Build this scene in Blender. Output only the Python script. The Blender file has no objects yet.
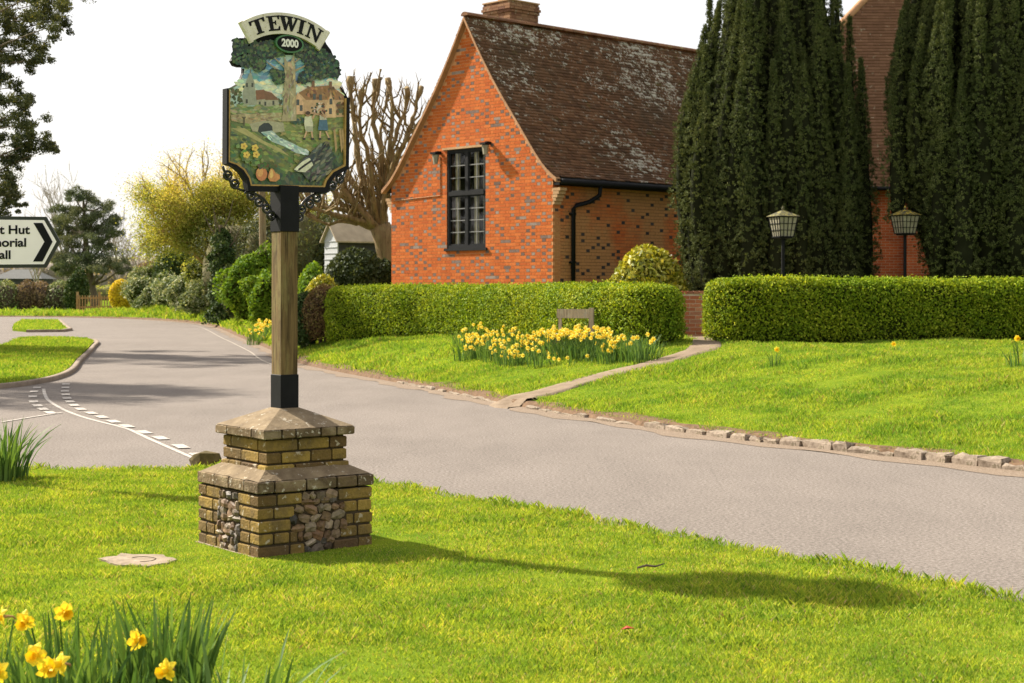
import bpy, bmesh, math, random
import numpy as np
from mathutils import Vector, Matrix

random.seed(11)
rng = np.random.default_rng(11)
R = math.radians
F, CX, HY, CH = 1600.0, 512.0, 290.0, 1.57          # focal length in pixels, principal column, horizon row, eye height
scene = bpy.context.scene
COL = scene.collection


def P(px, py, Y):
    return np.array([(px - CX) / F * Y, Y, CH - (py - HY) / F * Y])


def PX(px, Y):
    return (px - CX) / F * Y


def G0(px, py):                                      # a pixel onto flat ground z = 0
    Y = CH * F / (py - HY)
    return ((px - CX) / F * Y, Y)


# ------------------------------------------------------------------ materials
class NT:
    def __init__(self, name):
        self.m = bpy.data.materials.new(name)
        self.m.use_nodes = True
        self.t = self.m.node_tree
        self.t.nodes.clear()
        self.out = self.t.nodes.new('ShaderNodeOutputMaterial')

    def n(self, typ, ins=None, **props):
        nd = self.t.nodes.new(typ)
        for k, v in props.items():
            setattr(nd, k, v)
        for k, v in (ins or {}).items():
            s = nd.inputs[k]
            if isinstance(v, bpy.types.NodeSocket):
                self.t.links.new(v, s)
            else:
                if isinstance(v, (tuple, list)) and len(v) == 3 and s.type == 'RGBA':
                    v = (*v, 1)
                s.default_value = v
        return nd

    def coord(self, scale=None):
        c = self.n('ShaderNodeTexCoord').outputs['Object']
        if scale is not None:
            c = self.n('ShaderNodeMapping', {'Vector': c, 'Scale': scale}).outputs[0]
        return c

    def noise(self, scale, detail=3, rough=.55, vec=None, dist=0.0):
        return self.n('ShaderNodeTexNoise', {'Vector': vec or self.coord(), 'Scale': scale, 'Detail': detail,
                                             'Roughness': rough, 'Distortion': dist}).outputs['Fac']

    def ramp(self, fac, stops, interp='LINEAR'):
        nd = self.n('ShaderNodeValToRGB', {'Fac': fac})
        cr = nd.color_ramp
        cr.interpolation = interp
        while len(cr.elements) < len(stops):
            cr.elements.new(.5)
        for e, (p, c) in zip(cr.elements, stops):
            e.position = p
            e.color = (*c, 1) if len(c) == 3 else c
        return nd.outputs['Color']

    def mix(self, fac, a, b, mode='MIX'):
        nd = self.n('ShaderNodeMixRGB', {'Fac': fac, 'Color1': a, 'Color2': b}, blend_type=mode)
        return nd.outputs[0]

    def island(self):
        return self.n('ShaderNodeNewGeometry').outputs['Random Per Island']

    def bump(self, h, strength=.4, dist=.01):
        return self.n('ShaderNodeBump', {'Height': h, 'Strength': strength, 'Distance': dist}).outputs[0]

    def finish(self, col, rough=.8, spec=.3, normal=None, metal=0.0):
        b = self.n('ShaderNodeBsdfPrincipled', {'Base Color': col, 'Roughness': rough, 'Specular IOR Level': spec, 'Metallic': metal})
        if normal is not None:
            self.t.links.new(normal, b.inputs['Normal'])
        self.t.links.new(b.outputs[0], self.out.inputs['Surface'])
        return self.m


def g(v):
    return (v, v, v)


def plain(name, col, rough=.6, spec=.3, var=.25, scale=6., metal=0.):
    t = NT(name)
    f = t.noise(scale, 4)
    c = t.ramp(f, [(.25, tuple(x * (1 - var) for x in col)), (.75, tuple(min(1, x * (1 + var)) for x in col))])
    return t.finish(c, rough, spec, t.bump(t.noise(scale * 8, 3), .15, .004), metal)


def leafmat(name, stops, trans=.3, lowscale=.9, low=((.75, .85, .7), (1.25, 1.15, 1.1)), rough=.65, spec=.12, tcol=None):
    """leaf: colour varies leaf by leaf and, slowly, clump by clump"""
    t = NT(name)
    c = t.ramp(t.island(), stops)
    lo = t.ramp(t.noise(lowscale, 3), [(.3, low[0]), (.7, low[1])])
    c = t.mix(1., c, lo, 'MULTIPLY')
    b = t.n('ShaderNodeBsdfPrincipled', {'Base Color': c, 'Roughness': rough, 'Specular IOR Level': spec})
    tc = t.mix(1., c, tcol or (1.5, 1.35, .6), 'MULTIPLY')
    tr = t.n('ShaderNodeBsdfTranslucent', {'Color': tc})
    mx = t.n('ShaderNodeMixShader', {'Fac': trans, 1: b.outputs[0], 2: tr.outputs[0]})
    t.t.links.new(mx.outputs[0], t.out.inputs['Surface'])
    return t.m


def m_asphalt():
    t = NT('asphalt')
    fine = t.noise(42, 5, .8)
    c = t.ramp(fine, [(.3, (.066, .056, .049)), (.5, (.172, .147, .129)), (.7, (.32, .28, .248))])
    big = t.ramp(t.noise(.35, 4), [(.3, g(.92)), (.7, g(1.06))])
    c = t.mix(1., c, big, 'MULTIPLY')
    st = t.ramp(t.noise(1.6, 5, .65, t.coord((1, .35, 1))), [(.35, g(.93)), (.6, g(1.03))])
    c = t.mix(1., c, st, 'MULTIPLY')
    crack = t.n('ShaderNodeTexVoronoi', {'Vector': t.coord(), 'Scale': .55}, feature='DISTANCE_TO_EDGE').outputs['Distance']
    ck = t.ramp(crack, [(.0, g(.8)), (.006, g(1.))])
    c = t.mix(.35, c, t.mix(1., c, ck, 'MULTIPLY'))
    return t.finish(c, .9, .08, t.bump(t.noise(110, 3, .7), .6, .008))


def m_brick(name, stops, lichen=None, bump=.6, stain=None):
    t = NT(name)
    c = t.ramp(t.island(), stops)
    f = t.ramp(t.noise(38, 4, .7), [(.25, g(.72)), (.7, g(1.18))])
    c = t.mix(1., c, f, 'MULTIPLY')
    if stain:
        c = t.mix(t.ramp(t.noise(stain[1], 4, .6), [(stain[2], g(0)), (stain[2] + .14, g(.62))]), c, stain[0])
    if lichen:
        c = t.mix(t.ramp(t.noise(lichen[1], 4, .6), [(lichen[2], g(0)), (lichen[2] + .05, g(.8))]), c, lichen[0])
    return t.finish(c, .9, .15, t.bump(t.noise(60, 4), bump, .008))


def m_tile():
    t = NT('roof_tile')
    c = t.ramp(t.island(), [(0, (.095, .048, .028)), (.4, (.145, .07, .038)), (.75, (.19, .095, .052)), (1, (.115, .07, .045))])
    red = t.ramp(t.noise(.5, 3), [(.4, g(0)), (.7, g(.5))])
    c = t.mix(red, c, (.07, .055, .038))
    big = t.ramp(t.noise(.42, 3, .5), [(.44, g(0)), (.70, g(.85))])
    sp = t.noise(15, 3, .7, t.coord((1, 1, 1)))
    isl = t.n('ShaderNodeMath', {0: t.island(), 1: .22}, operation='MULTIPLY').outputs[0]
    sp = t.n('ShaderNodeMath', {0: sp, 1: isl}, operation='ADD').outputs[0]
    spm = t.n('ShaderNodeMath', {0: sp, 1: t.n('ShaderNodeMath', {0: big, 1: .28}, operation='MULTIPLY').outputs[0]}, operation='ADD').outputs[0]
    c = t.mix(t.ramp(spm, [(.795, g(0)), (.85, g(.85))]), c, (.54, .50, .44))
    moss = t.ramp(t.noise(2.2, 4, .7), [(.64, g(0)), (.7, g(.6))])
    c = t.mix(moss, c, (.10, .085, .02))
    return t.finish(c, .9, .15, t.bump(t.noise(25, 4), .5, .01))


def m_wood(name, a, b, lich=(.24, .23, .13), scale=1.):
    t = NT(name)
    v = t.coord((14 * scale, 14 * scale, .8 * scale))
    c = t.ramp(t.noise(3, 6, .65, v, .6), [(.3, a), (.52, b), (.7, tuple(x * 1.35 for x in b))])
    c = t.mix(t.ramp(t.noise(9, 4, .7, t.coord((1, 1, .35))), [(.5, g(0)), (.64, g(.7))]), c, lich)
    cr = t.ramp(t.noise(6, 2, .5, t.coord((16 * scale, 16 * scale, .4))), [(.3, g(.35)), (.38, g(1))])
    c = t.mix(1., c, cr, 'MULTIPLY')
    return t.finish(c, .85, .2, t.bump(t.noise(4, 5, .6, v), .7, .006))


def m_stone(name, a, b, lich, ls=9., lt=.58, scale=7.):
    t = NT(name)
    c = t.ramp(t.noise(scale, 5, .65), [(.3, a), (.7, b)])
    isl = t.ramp(t.island(), [(0, g(.8)), (1, g(1.15))])
    c = t.mix(1., c, isl, 'MULTIPLY')
    c = t.mix(t.ramp(t.noise(ls, 4, .7), [(lt, g(0)), (lt + .05, g(.75))]), c, lich)
    return t.finish(c, .9, .2, t.bump(t.noise(22, 5, .7), .7, .012))


def m_paint():
    t = NT('painted_picture')
    at = t.n('ShaderNodeAttribute', attribute_name='Col').outputs['Color']
    f = t.ramp(t.noise(45, 4, .7), [(.3, g(.78)), (.7, g(1.18))])
    return t.finish(t.mix(1., at, f, 'MULTIPLY'), .45, .4, t.bump(t.noise(120, 3), .2, .002))


M = {}
M['asphalt'] = m_asphalt()
M['soil_green'] = leafmat('turf_base', [(0, (.12, .17, .016)), (1, (.12, .17, .016))], 0., 2.5, ((.6, .75, .8), (1.3, 1.15, 1.)), .95, .0)
M['soil'] = plain('soil', (.12, .075, .045), .95, .1, .5, 14)
LOW = ((.78, .92, .8), (1.25, 1.08, 1.05))
M['lawn_blade'] = leafmat('lawn_blade', [(0, (.115, .20, .026)), (.3, (.215, .315, .034)), (.7, (.33, .41, .045)), (.9, (.43, .44, .07)), (.97, (.46, .37, .18)), (1, (.30, .19, .09))], .36, 2.2, ((.56, .72, .7), (1.2, 1.10, 1.1)), .7, .06)
M['verge_blade'] = leafmat('verge_blade', [(0, (.11, .20, .026)), (.35, (.21, .315, .034)), (.80, (.32, .40, .045)), (.94, (.42, .39, .10)), (1, (.30, .2, .1))], .38, 1.4, ((.52, .72, .7), (1.24, 1.14, 1.1)), .7, .06)
M['field'] = plain('field', (.13, .17, .025), 1., 0., .35, .3)
M['hill'] = plain('hill', (.22, .22, .15), .95, .05, .25, .02)
M['black'] = plain('black_paint', (.008, .008, .009), .6, .12, .3, 9)
M['iron'] = plain('wrought_iron', (.03, .03, .03), .28, .6, .3, 20, .6)
M['old_line'] = plain('worn_edge_line', (.33, .29, .25), .9, .05, .3, 6)
M['white_line'] = NT('road_paint')
_t = M['white_line']
_c = _t.mix(_t.ramp(_t.noise(14, 5, .75), [(.42, g(0)), (.6, g(.8))]), (.43, .39, .35), (.24, .205, .175))
M['white_line'] = _t.finish(_c, .8, .3)
M['post_wood'] = m_wood('weathered_oak', (.035, .022, .009), (.135, .088, .036), (.19, .155, .06))
M['bench_wood'] = m_wood('bench_wood', (.19, .145, .095), (.36, .29, .20), (.42, .38, .28), .6)
M['fence_wood'] = m_wood('fence_wood', (.2, .11, .05), (.36, .2, .09), (.3, .22, .12), .4)
M['pole_wood'] = m_wood('pole_wood', (.12, .085, .045), (.22, .16, .09), (.2, .17, .1), .4)
M['stock_brick'] = m_brick('stock_brick', [(0, (.11, .068, .026)), (.25, (.20, .13, .036)), (.55, (.30, .20, .05)), (.75, (.22, .142, .04)), (.9, (.13, .08, .03)), (1, (.09, .055, .03))],
                           ((.42, .36, .27), 26, .62), 1., ((.10, .07, .035), 5, .47))
M['cap_brick'] = m_brick('cap_brick', [(0, (.11, .075, .04)), (.5, (.16, .11, .06)), (1, (.10, .07, .04))], ((.48, .43, .35), 30, .60), 1., ((.3, .23, .14), 6, .5))
M['mortar_dark'] = plain('old_mortar', (.05, .036, .022), .95, .1, .35, 30)
M['weathering'] = m_stone('weathered_mortar', (.12, .085, .05), (.235, .175, .105), (.42, .37, .29), 17, .60, 9)
t = NT('flint')
c = t.ramp(t.island(), [(0, (.035, .03, .025)), (.25, (.13, .07, .03)), (.45, (.17, .115, .065)), (.6, (.06, .052, .045)), (.8, (.25, .185, .115)), (.92, (.16, .08, .035)), (1, (.36, .29, .21))])
c = t.mix(1., c, t.ramp(t.noise(32, 4, .7), [(.3, g(.6)), (.7, g(1.3))]), 'MULTIPLY')
M['flint'] = t.finish(c, .6, .35, t.bump(t.noise(40, 4, .7), .6, .01))
M['slab'] = m_stone('concrete_slab', (.17, .13, .09), (.32, .25, .18), (.40, .33, .25), 14, .6, 10)
M['kerb'] = m_stone('granite_kerb', (.12, .088, .06), (.33, .265, .205), (.10, .08, .045), 11, .55, 9)
M['kerb_dark'] = m_stone('concrete_kerb', (.16, .12, .09), (.27, .21, .16), (.12, .1, .07), 10, .6, 5)
M['path'] = m_stone('path_surface', (.13, .092, .06), (.24, .18, .125), (.12, .11, .03), 3, .60, 3)
M['red_brick'] = m_brick('orange_brick', [(0, (.43, .098, .022)), (.5, (.50, .124, .026)), (.8, (.55, .152, .036)), (1, (.40, .088, .021))], None, .4, ((.42, .12, .04), .9, .6))
M['blue_header'] = m_brick('blue_header', [(0, (.13, .082, .065)), (.5, (.20, .142, .118)), (1, (.29, .22, .18))], None, .3)
M['hall_mortar'] = plain('hall_mortar', (.54, .26, .12), .95, .1, .2, 20)
M['side_brick'] = m_brick('stained_brick', [(0, (.42, .10, .026)), (.5, (.50, .13, .036)), (1, (.38, .085, .024))], None, .4, ((.36, .235, .10), .45, .36))
M['side_header'] = m_brick('dark_header', [(0, (.03, .025, .025)), (1, (.07, .055, .05))], None, .3)
M['side_mortar'] = plain('side_mortar', (.17, .10, .05), .95, .1, .2, 20)
M['wall_brick'] = m_brick('old_red_brick', [(0, (.28, .085, .04)), (.5, (.40, .14, .065)), (.8, (.46, .2, .11)), (1, (.2, .08, .05))], ((.5, .42, .34), 14, .64), .6)
M['wall_mortar'] = plain('pale_mortar', (.5, .4, .3), .95, .1, .2, 20)
M['tile'] = m_tile()
M['tile_red'] = m_brick('red_roof_tile', [(0, (.15, .075, .045)), (.5, (.175, .088, .053)), (1, (.21, .108, .066))], ((.36, .3, .22), 6, .64), .4)
M['verge'] = m_stone('verge_mortar', (.30, .155, .08), (.45, .25, .13), (.3, .22, .14), 8, .6, 5)
M['chimney_brick'] = m_brick('chimney_brick', [(0, (.13, .06, .04)), (.5, (.22, .11, .06)), (1, (.28, .16, .09))], ((.3, .25, .17), 8, .6), .5)
M['stone_trim'] = plain('tan_stone', (.42, .26, .14), .9, .15, .2, 10)
M['glazing'] = plain('pale_glazing_bar', (.20, .195, .185), .6, .2, .1, 10)
M['window_paint'] = plain('grey_black_paint', (.017, .017, .018), .6, .12, .2, 10)
M['terracotta'] = plain('terracotta', (.42, .17, .08), .85, .2, .2, 8)
M['lead'] = plain('pale_zinc', (.5, .5, .5), .6, .4, .2, 8)
M['shed_white'] = plain('white_boards', (.40, .41, .42), .7, .3, .08, 3)
M['shed_dark'] = plain('dark_boards', (.05, .05, .05), .8, .2, .2, 3)
M['shed_roof'] = plain('shed_felt', (.38, .31, .22), .9, .1, .2, 3)
M['sign_white'] = plain('reflective_white', (.86, .78, .81), .5, .4, .06, 4)
M['sign_back'] = plain('sign_border', (.018, .02, .014), .5, .4, .3, 10)
M['sign_post'] = plain('galvanised_steel', (.3, .3, .3), .5, .5, .2, 8, .6)
M['paint'] = m_paint()
M['banner'] = m_stone('banner_paint', (.55, .50, .41), (.70, .66, .56), (.42, .36, .27), 18, .62, 14)
M['green_rim'] = plain('green_rim', (.06, .17, .07), .5, .4, .2, 30)
M['pale_lettering'] = plain('pale_lettering', (.75, .74, .68), .5, .3, .05, 30)
M['bark'] = m_wood('bark_brown', (.055, .04, .028), (.12, .09, .06), (.12, .115, .06), .35)
M['bark_tan'] = m_wood('bark_tan', (.085, .058, .026), (.21, .142, .065), (.21, .175, .07), .25)
M['twig'] = plain('golden_twig', (.34, .24, .085), .8, .2, .3, 2)
M['grey_twig'] = plain('grey_twig', (.3, .25, .21), .9, .1, .2, 2)
t_ = NT('window_glass')
M['glass'] = t_.finish((.02, .022, .022), .06, .8)
M['curtain'] = plain('pale_curtain', (.78, .66, .42), .9, .1, .3, 3)
M['lamp_glass'] = plain('frosted_pane', (.27, .245, .18), .5, .12, .25, 8)
M['daff_leaf'] = leafmat('daffodil_leaf', [(0, (.05, .105, .028)), (.5, (.085, .155, .04)), (1, (.16, .24, .06))], .3, 4., ((.8, .9, .9), (1.15, 1.1, 1.)), .5, .12)
M['petal'] = leafmat('daffodil_petal', [(0, (.84, .60, .02)), (1, (.9, .70, .05))], .3, 4., (g(.95), g(1.05)), .5, .2, (1.1, 1., .7))
M['petal_pale'] = leafmat('pale_petal', [(0, (.85, .66, .03)), (.5, (.88, .72, .07)), (1, (.9, .78, .2))], .3, 4., (g(.9), g(1.05)), .5, .2, (1.1, 1., .7))
M['trumpet'] = leafmat('daffodil_trumpet', [(0, (.85, .54, .012)), (1, (.9, .64, .02))], .25, 4., (g(.95), g(1.05)), .5, .2, (1.1, 1., .7))
M['trumpet_pale'] = leafmat('pale_trumpet', [(0, (.88, .62, .03)), (1, (.9, .72, .08))], .25, 4., (g(.95), g(1.05)), .5, .2, (1.1, 1., .7))
M['sheath'] = plain('dry_sheath', (.35, .2, .09), .9, .1, .3, 30)
M['hedge_leaf'] = leafmat('hedge_leaf', [(0, (.075, .125, .010)), (.4, (.165, .24, .014)), (.8, (.265, .33, .020)), (1, (.38, .41, .05))], .3, 1.3, ((.75, .88, .8), (1.2, 1.1, 1.)), .65, .1)
M['hedge_inner'] = plain('hedge_inner', (.03, .04, .006), .95, .05, .5, 9)  # dark core colour, standing in for the shade between the leaves
M['hedge_brown'] = leafmat('brown_twiggery', [(0, (.10, .055, .03)), (.6, (.17, .10, .05)), (1, (.2, .17, .05))], .1, 1.5)
M['ivy_leaf'] = leafmat('ivy_leaf', [(0, (.022, .045, .014)), (.6, (.045, .075, .02)), (.9, (.08, .115, .03)), (1, (.2, .22, .12))], .15, 1.5, ((.7, .8, .8), (1.3, 1.2, 1.1)), .65, .12)
M['var_ivy_leaf'] = leafmat('variegated_ivy_leaf', [(0, (.07, .11, .03)), (.45, (.16, .20, .08)), (.75, (.33, .35, .2)), (1, (.52, .52, .38))], .2, 1., ((.7, .8, .8), (1.3, 1.2, 1.1)))
M['yew_leaf'] = leafmat('yew_leaf', [(0, (.048, .064, .024)), (.5, (.080, .098, .035)), (.85, (.122, .138, .052)), (1, (.18, .19, .08))], .10, .9, ((.75, .8, .8), (1.2, 1.15, 1.1)), .75, .06)
M['yew_inner'] = plain('yew_inner', (.016, .018, .008), .95, .05, .3, 4)  # near-black core colour, painted as the shade deep in the crown
M['gold_leaf'] = leafmat('golden_shrub_leaf', [(0, (.13, .16, .012)), (.4, (.30, .31, .022)), (.8, (.44, .41, .04)), (1, (.52, .46, .09))], .25, 2., ((.6, .7, .7), (1.2, 1.1, 1.)), .4, .4)
M['lime_leaf'] = leafmat('lime_leaf', [(0, (.16, .20, .03)), (.5, (.29, .31, .06)), (1, (.48, .45, .15))], .45, .35, ((.6, .75, .7), (1.25, 1.1, 1.)), .8, .05)
M['straw_leaf'] = leafmat('straw_leaf', [(0, (.36, .30, .07)), (.5, (.48, .40, .12)), (1, (.60, .52, .24))], .45, .35, ((.7, .8, .7), (1.2, 1.1, 1.)))
M['laurel_leaf'] = leafmat('laurel_leaf', [(0, (.07, .14, .014)), (.5, (.13, .22, .02)), (1, (.22, .3, .035))], .3, .8)
M['dark_leaf'] = leafmat('dark_leaf', [(0, (.025, .038, .018)), (.5, (.045, .06, .026)), (1, (.085, .10, .042))], .2, .6, ((.75, .85, .8), (1.25, 1.15, 1.1)))
M['olive_leaf'] = leafmat('olive_leaf', [(0, (.045, .06, .03)), (.5, (.075, .09, .042)), (.9, (.115, .125, .055)), (1, (.2, .18, .05))], .25, .25, ((.7, .8, .8), (1.3, 1.15, 1.)))
M['pine_leaf'] = leafmat('pine_needles', [(0, (.06, .078, .05)), (.5, (.11, .13, .08)), (1, (.17, .19, .115))], .2, .3, ((.7, .8, .8), (1.3, 1.15, 1.1)), .8, .05)  # greyed and lightened: distance haze mixed into the needle colour
M['yellow_flower'] = leafmat('yellow_blossom', [(0, (.50, .38, .02)), (1, (.72, .56, .05))], .3, 1., (g(.8), g(1.1)))
M['brown_leaf'] = leafmat('winter_twig_leaf', [(0, (.13, .085, .055)), (.5, (.21, .14, .09)), (1, (.27, .21, .12))], .15, .3)
M['grey_leaf'] = leafmat('bare_twig_mass', [(0, (.2, .16, .12)), (1, (.32, .27, .21))], .3, .3)


# ------------------------------------------------------------------ mesh helpers
class MB:
    def __init__(s):
        s.v, s.f, s.m, s.c, s.n = [], [], [], [], 0

    def add(s, verts, faces, mat=0, col=None):
        o = s.n
        s.v.extend([tuple(map(float, p)) for p in verts])
        s.n += len(verts)
        for f in faces:
            s.f.append(tuple(i + o for i in f))
            s.m.append(mat)
            s.c.append(col)

    def box(s, c, size, mat=0, ax=None, col=None):
        """box centred at c; ax = two horizontal axes (x axis, y axis)"""
        ex, ey = ax or ((1, 0), (0, 1))
        hx, hy, hz = size[0] / 2, size[1] / 2, size[2] / 2
        vs = []
        for z in (-hz, hz):
            for sx, sy in ((-1, -1), (1, -1), (1, 1), (-1, 1)):
                vs.append((c[0] + sx * hx * ex[0] + sy * hy * ey[0], c[1] + sx * hx * ex[1] + sy * hy * ey[1], c[2] + z))
        s.add(vs, [(0, 3, 2, 1), (4, 5, 6, 7), (0, 1, 5, 4), (1, 2, 6, 5), (2, 3, 7, 6), (3, 0, 4, 7)], mat, col)

    def bar(s, p0, p1, w, h, mat=0, up=(0, 0, 1)):
        p0, p1 = Vector(p0), Vector(p1)
        d = (p1 - p0).normalized()
        x = d.cross(Vector(up))
        if x.length < 1e-4:
            x = Vector((1, 0, 0))
        x.normalize()
        y = x.cross(d).normalized()
        vs = []
        for p in (p0, p1):
            for a, b in ((-1, -1), (1, -1), (1, 1), (-1, 1)):
                vs.append(p + x * (a * w / 2) + y * (b * h / 2))
        s.add(vs, [(0, 3, 2, 1), (4, 5, 6, 7), (0, 1, 5, 4), (1, 2, 6, 5), (2, 3, 7, 6), (3, 0, 4, 7)], mat)

    def tube(s, pts, rad, n=8, mat=0, cap=True, closed=False):
        pts = [Vector(tuple(map(float, p))) for p in pts]
        k = len(pts)
        if not hasattr(rad, '__len__'):
            rad = [rad] * k
        vs = []
        ref = Vector((.13, .31, .94))
        for i, p in enumerate(pts):
            if closed:
                d = pts[(i + 1) % k] - pts[i - 1]
            else:
                d = pts[min(i + 1, k - 1)] - pts[max(i - 1, 0)]
            if d.length < 1e-9:
                d = Vector((0, 0, 1))
            d.normalize()
            x = d.cross(ref)
            if x.length < .05:
                x = d.cross(Vector((1, 0, 0)))
            x.normalize()
            y = d.cross(x)
            for j in range(n):
                a = 2 * math.pi * j / n
                vs.append(p + (x * math.cos(a) + y * math.sin(a)) * rad[i])
        fs = []
        for i in range(k if closed else k - 1):
            a, b = i * n, ((i + 1) % k) * n
            for j in range(n):
                fs.append((a + j, a + (j + 1) % n, b + (j + 1) % n, b + j))
        if cap and not closed:
            fs.append(tuple(range(n - 1, -1, -1)))
            fs.append(tuple(range((k - 1) * n, k * n)))
        s.add(vs, fs, mat)

    def lathe(s, prof, c, n=16, mat=0):
        vs = []
        for r, z in prof:
            for j in range(n):
                a = 2 * math.pi * j / n
                vs.append((c[0] + r * math.cos(a), c[1] + r * math.sin(a), c[2] + z))
        fs = []
        for i in range(len(prof) - 1):
            for j in range(n):
                fs.append((i * n + j, i * n + (j + 1) % n, (i + 1) * n + (j + 1) % n, (i + 1) * n + j))
        fs.append(tuple(range(n - 1, -1, -1)))
        fs.append(tuple(range((len(prof) - 1) * n, len(prof) * n)))
        s.add(vs, fs, mat)

    def prism(s, front, back, mat=0, col=None):
        n = len(front)
        s.add(list(front) + list(back), [tuple(range(n)), tuple(range(2 * n - 1, n - 1, -1))] +
              [(i, i + n, (i + 1) % n + n, (i + 1) % n) for i in range(n)], mat, col)

    def blob(s, c, r, n=8, mat=0, jit=.15, rr=random):
        """an irregular stone"""
        vs = [(c[0], c[1], c[2] - r[2])]
        for i in range(1, 4):
            th = math.pi * i / 4
            for j in range(n):
                a = 2 * math.pi * j / n
                k = 1 + rr.uniform(-jit, jit)
                vs.append((c[0] + r[0] * math.sin(th) ** .6 * math.cos(a) * k, c[1] + r[1] * math.sin(th) ** .6 * math.sin(a) * k, c[2] - r[2] * math.cos(th) * k))
        vs.append((c[0], c[1], c[2] + r[2]))
        fs = [(0, 1 + (j + 1) % n, 1 + j) for j in range(n)]
        for i in range(2):
            o = 1 + i * n
            fs += [(o + j, o + (j + 1) % n, o + n + (j + 1) % n, o + n + j) for j in range(n)]
        o = 1 + 2 * n
        fs += [(o + j, o + (j + 1) % n, len(vs) - 1) for j in range(n)]
        s.add(vs, fs, mat)

    def build(s, name, mats, parent=None, smooth=False, origin=None, local=False):
        me = bpy.data.meshes.new(name)
        off = (0, 0, 0) if local else origin if origin is not None else org(parent)
        v = [(a - off[0], b - off[1], c - off[2]) for a, b, c in s.v]
        me.from_pydata(v, [], s.f)
        mats = mats if isinstance(mats, (list, tuple)) else [mats]
        for m in mats:
            me.materials.append(m)
        me.polygons.foreach_set('material_index', s.m)
        if any(c is not None for c in s.c):
            at = me.color_attributes.new('Col', 'FLOAT_COLOR', 'CORNER')
            arr = []
            for f, c in zip(s.f, s.c):
                arr += [(*(c or (1, 1, 1)), 1)] * len(f)
            at.data.foreach_set('color', np.array(arr, dtype=np.float32).ravel())
        if smooth:
            me.polygons.foreach_set('use_smooth', [True] * len(s.f))
        me.update()
        o = bpy.data.objects.new(name, me)
        COL.objects.link(o)
        if parent is not None:
            o.parent = parent
        elif origin is not None:
            o.location = origin
        return o


def org(o):
    p = [0., 0., 0.]
    while o is not None:
        p = [p[i] + o.location[i] for i in range(3)]
        o = o.parent
    return p


def fast(name, V, Fc, mats, parent=None, mi=None, origin=None, smooth=False):
    """one mesh from numpy arrays: V (n,3), Fc (m,k)"""
    off = np.array(origin if origin is not None else org(parent))
    V = np.ascontiguousarray(V - off, dtype=np.float32)
    me = bpy.data.meshes.new(name)
    m, k = Fc.shape
    me.vertices.add(len(V)); me.vertices.foreach_set('co', V.ravel())
    me.loops.add(m * k); me.loops.foreach_set('vertex_index', np.ascontiguousarray(Fc, dtype=np.int32).ravel())
    me.polygons.add(m)
    me.polygons.foreach_set('loop_start', np.arange(0, m * k, k, dtype=np.int32))
    me.polygons.foreach_set('loop_total', np.full(m, k, dtype=np.int32))
    mats = mats if isinstance(mats, (list, tuple)) else [mats]
    for x in mats:
        me.materials.append(x)
    if mi is not None:
        me.polygons.foreach_set('material_index', np.ascontiguousarray(mi, dtype=np.int32))
    if smooth:
        me.polygons.foreach_set('use_smooth', np.ones(m, dtype=bool))
    me.update(calc_edges=True)
    o = bpy.data.objects.new(name, me)
    COL.objects.link(o)
    if parent is not None:
        o.parent = parent
    elif origin is not None:
        o.location = origin
    return o


def tag(o, label=None, cat=None, group=None, kind=None):
    if label: o['label'] = label
    if cat: o['category'] = cat
    if group: o['group'] = group
    if kind: o['kind'] = kind
    return o


def thing(name, label, cat, loc=(0, 0, 0), group=None):
    o = bpy.data.objects.new(name, None)
    COL.objects.link(o)
    o.location = tuple(map(float, loc))
    o.empty_display_size = .2
    return tag(o, label, cat, group)


def copy_tree(o, parent=None):
    c = o.copy()
    COL.objects.link(c)
    if parent is not None:
        c.parent = parent
    for ch in [x for x in bpy.data.objects if x.parent == o]:
        copy_tree(ch, c)
    return c


def unit(v):
    return v / np.maximum(np.linalg.norm(v, axis=-1, keepdims=True), 1e-9)


def rdir(n):
    return unit(rng.normal(size=(n, 3)))


def leaves(C, A, Nn, L, W, fold=.15):
    """n diamond leaves at C along A, facing about Nn: arrays of 4n vertices and n quads"""
    n = len(C)
    L = np.broadcast_to(np.asarray(L, float), (n,))[:, None]
    W = np.broadcast_to(np.asarray(W, float), (n,))[:, None]
    A = unit(A)
    S = unit(np.cross(A, Nn))
    N2 = np.cross(S, A)
    V = np.empty((n, 4, 3))
    V[:, 0] = C - A * L * .5
    V[:, 1] = C + S * W * .5 + N2 * L * fold * .5
    V[:, 2] = C + A * L * .5
    V[:, 3] = C - S * W * .5 + N2 * L * fold * .5
    return V.reshape(-1, 3), np.arange(4 * n).reshape(n, 4)


def join(parts):
    Vs, Fs, o = [], [], 0
    for V, Fc in parts:
        Vs.append(V); Fs.append(Fc + o); o += len(V)
    return np.concatenate(Vs), np.concatenate(Fs)


def tri_to_quad(F3):
    return np.concatenate([F3, F3[:, 2:3]], axis=1)


def lumps(D, k=18, amp=.25, sharp=9., seed=0):
    r = np.random.default_rng(seed)
    c = unit(r.normal(size=(k, 3)))
    a = r.uniform(-amp * .6, amp, k)
    return 1 + (np.exp(sharp * (D @ c.T - 1)) * a).sum(1)


def shell_leaves(c, rad, n, L, W, seed=0, inner=.72, amp=.25, bottom=-.6, droop=0., k=18, sharp=9.):
    """leaves through the outer part of a lumpy ellipsoid, in clumps"""
    D = rdir(int(n * 1.6))
    D = D[D[:, 2] > bottom][:n]
    n = len(D)
    rr = lumps(D, k, amp, sharp, seed) * (inner + (1 - inner) * rng.random(n) ** .5)
    C = np.array(c) + D * rr[:, None] * np.array(rad)
    A = unit(D * .5 + rdir(n) + np.array([0, 0, .25 - droop]))
    N = unit(D + rdir(n) * .7)
    return leaves(C, A, N, L * rng.uniform(.7, 1.3, n), W * rng.uniform(.7, 1.3, n))


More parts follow.
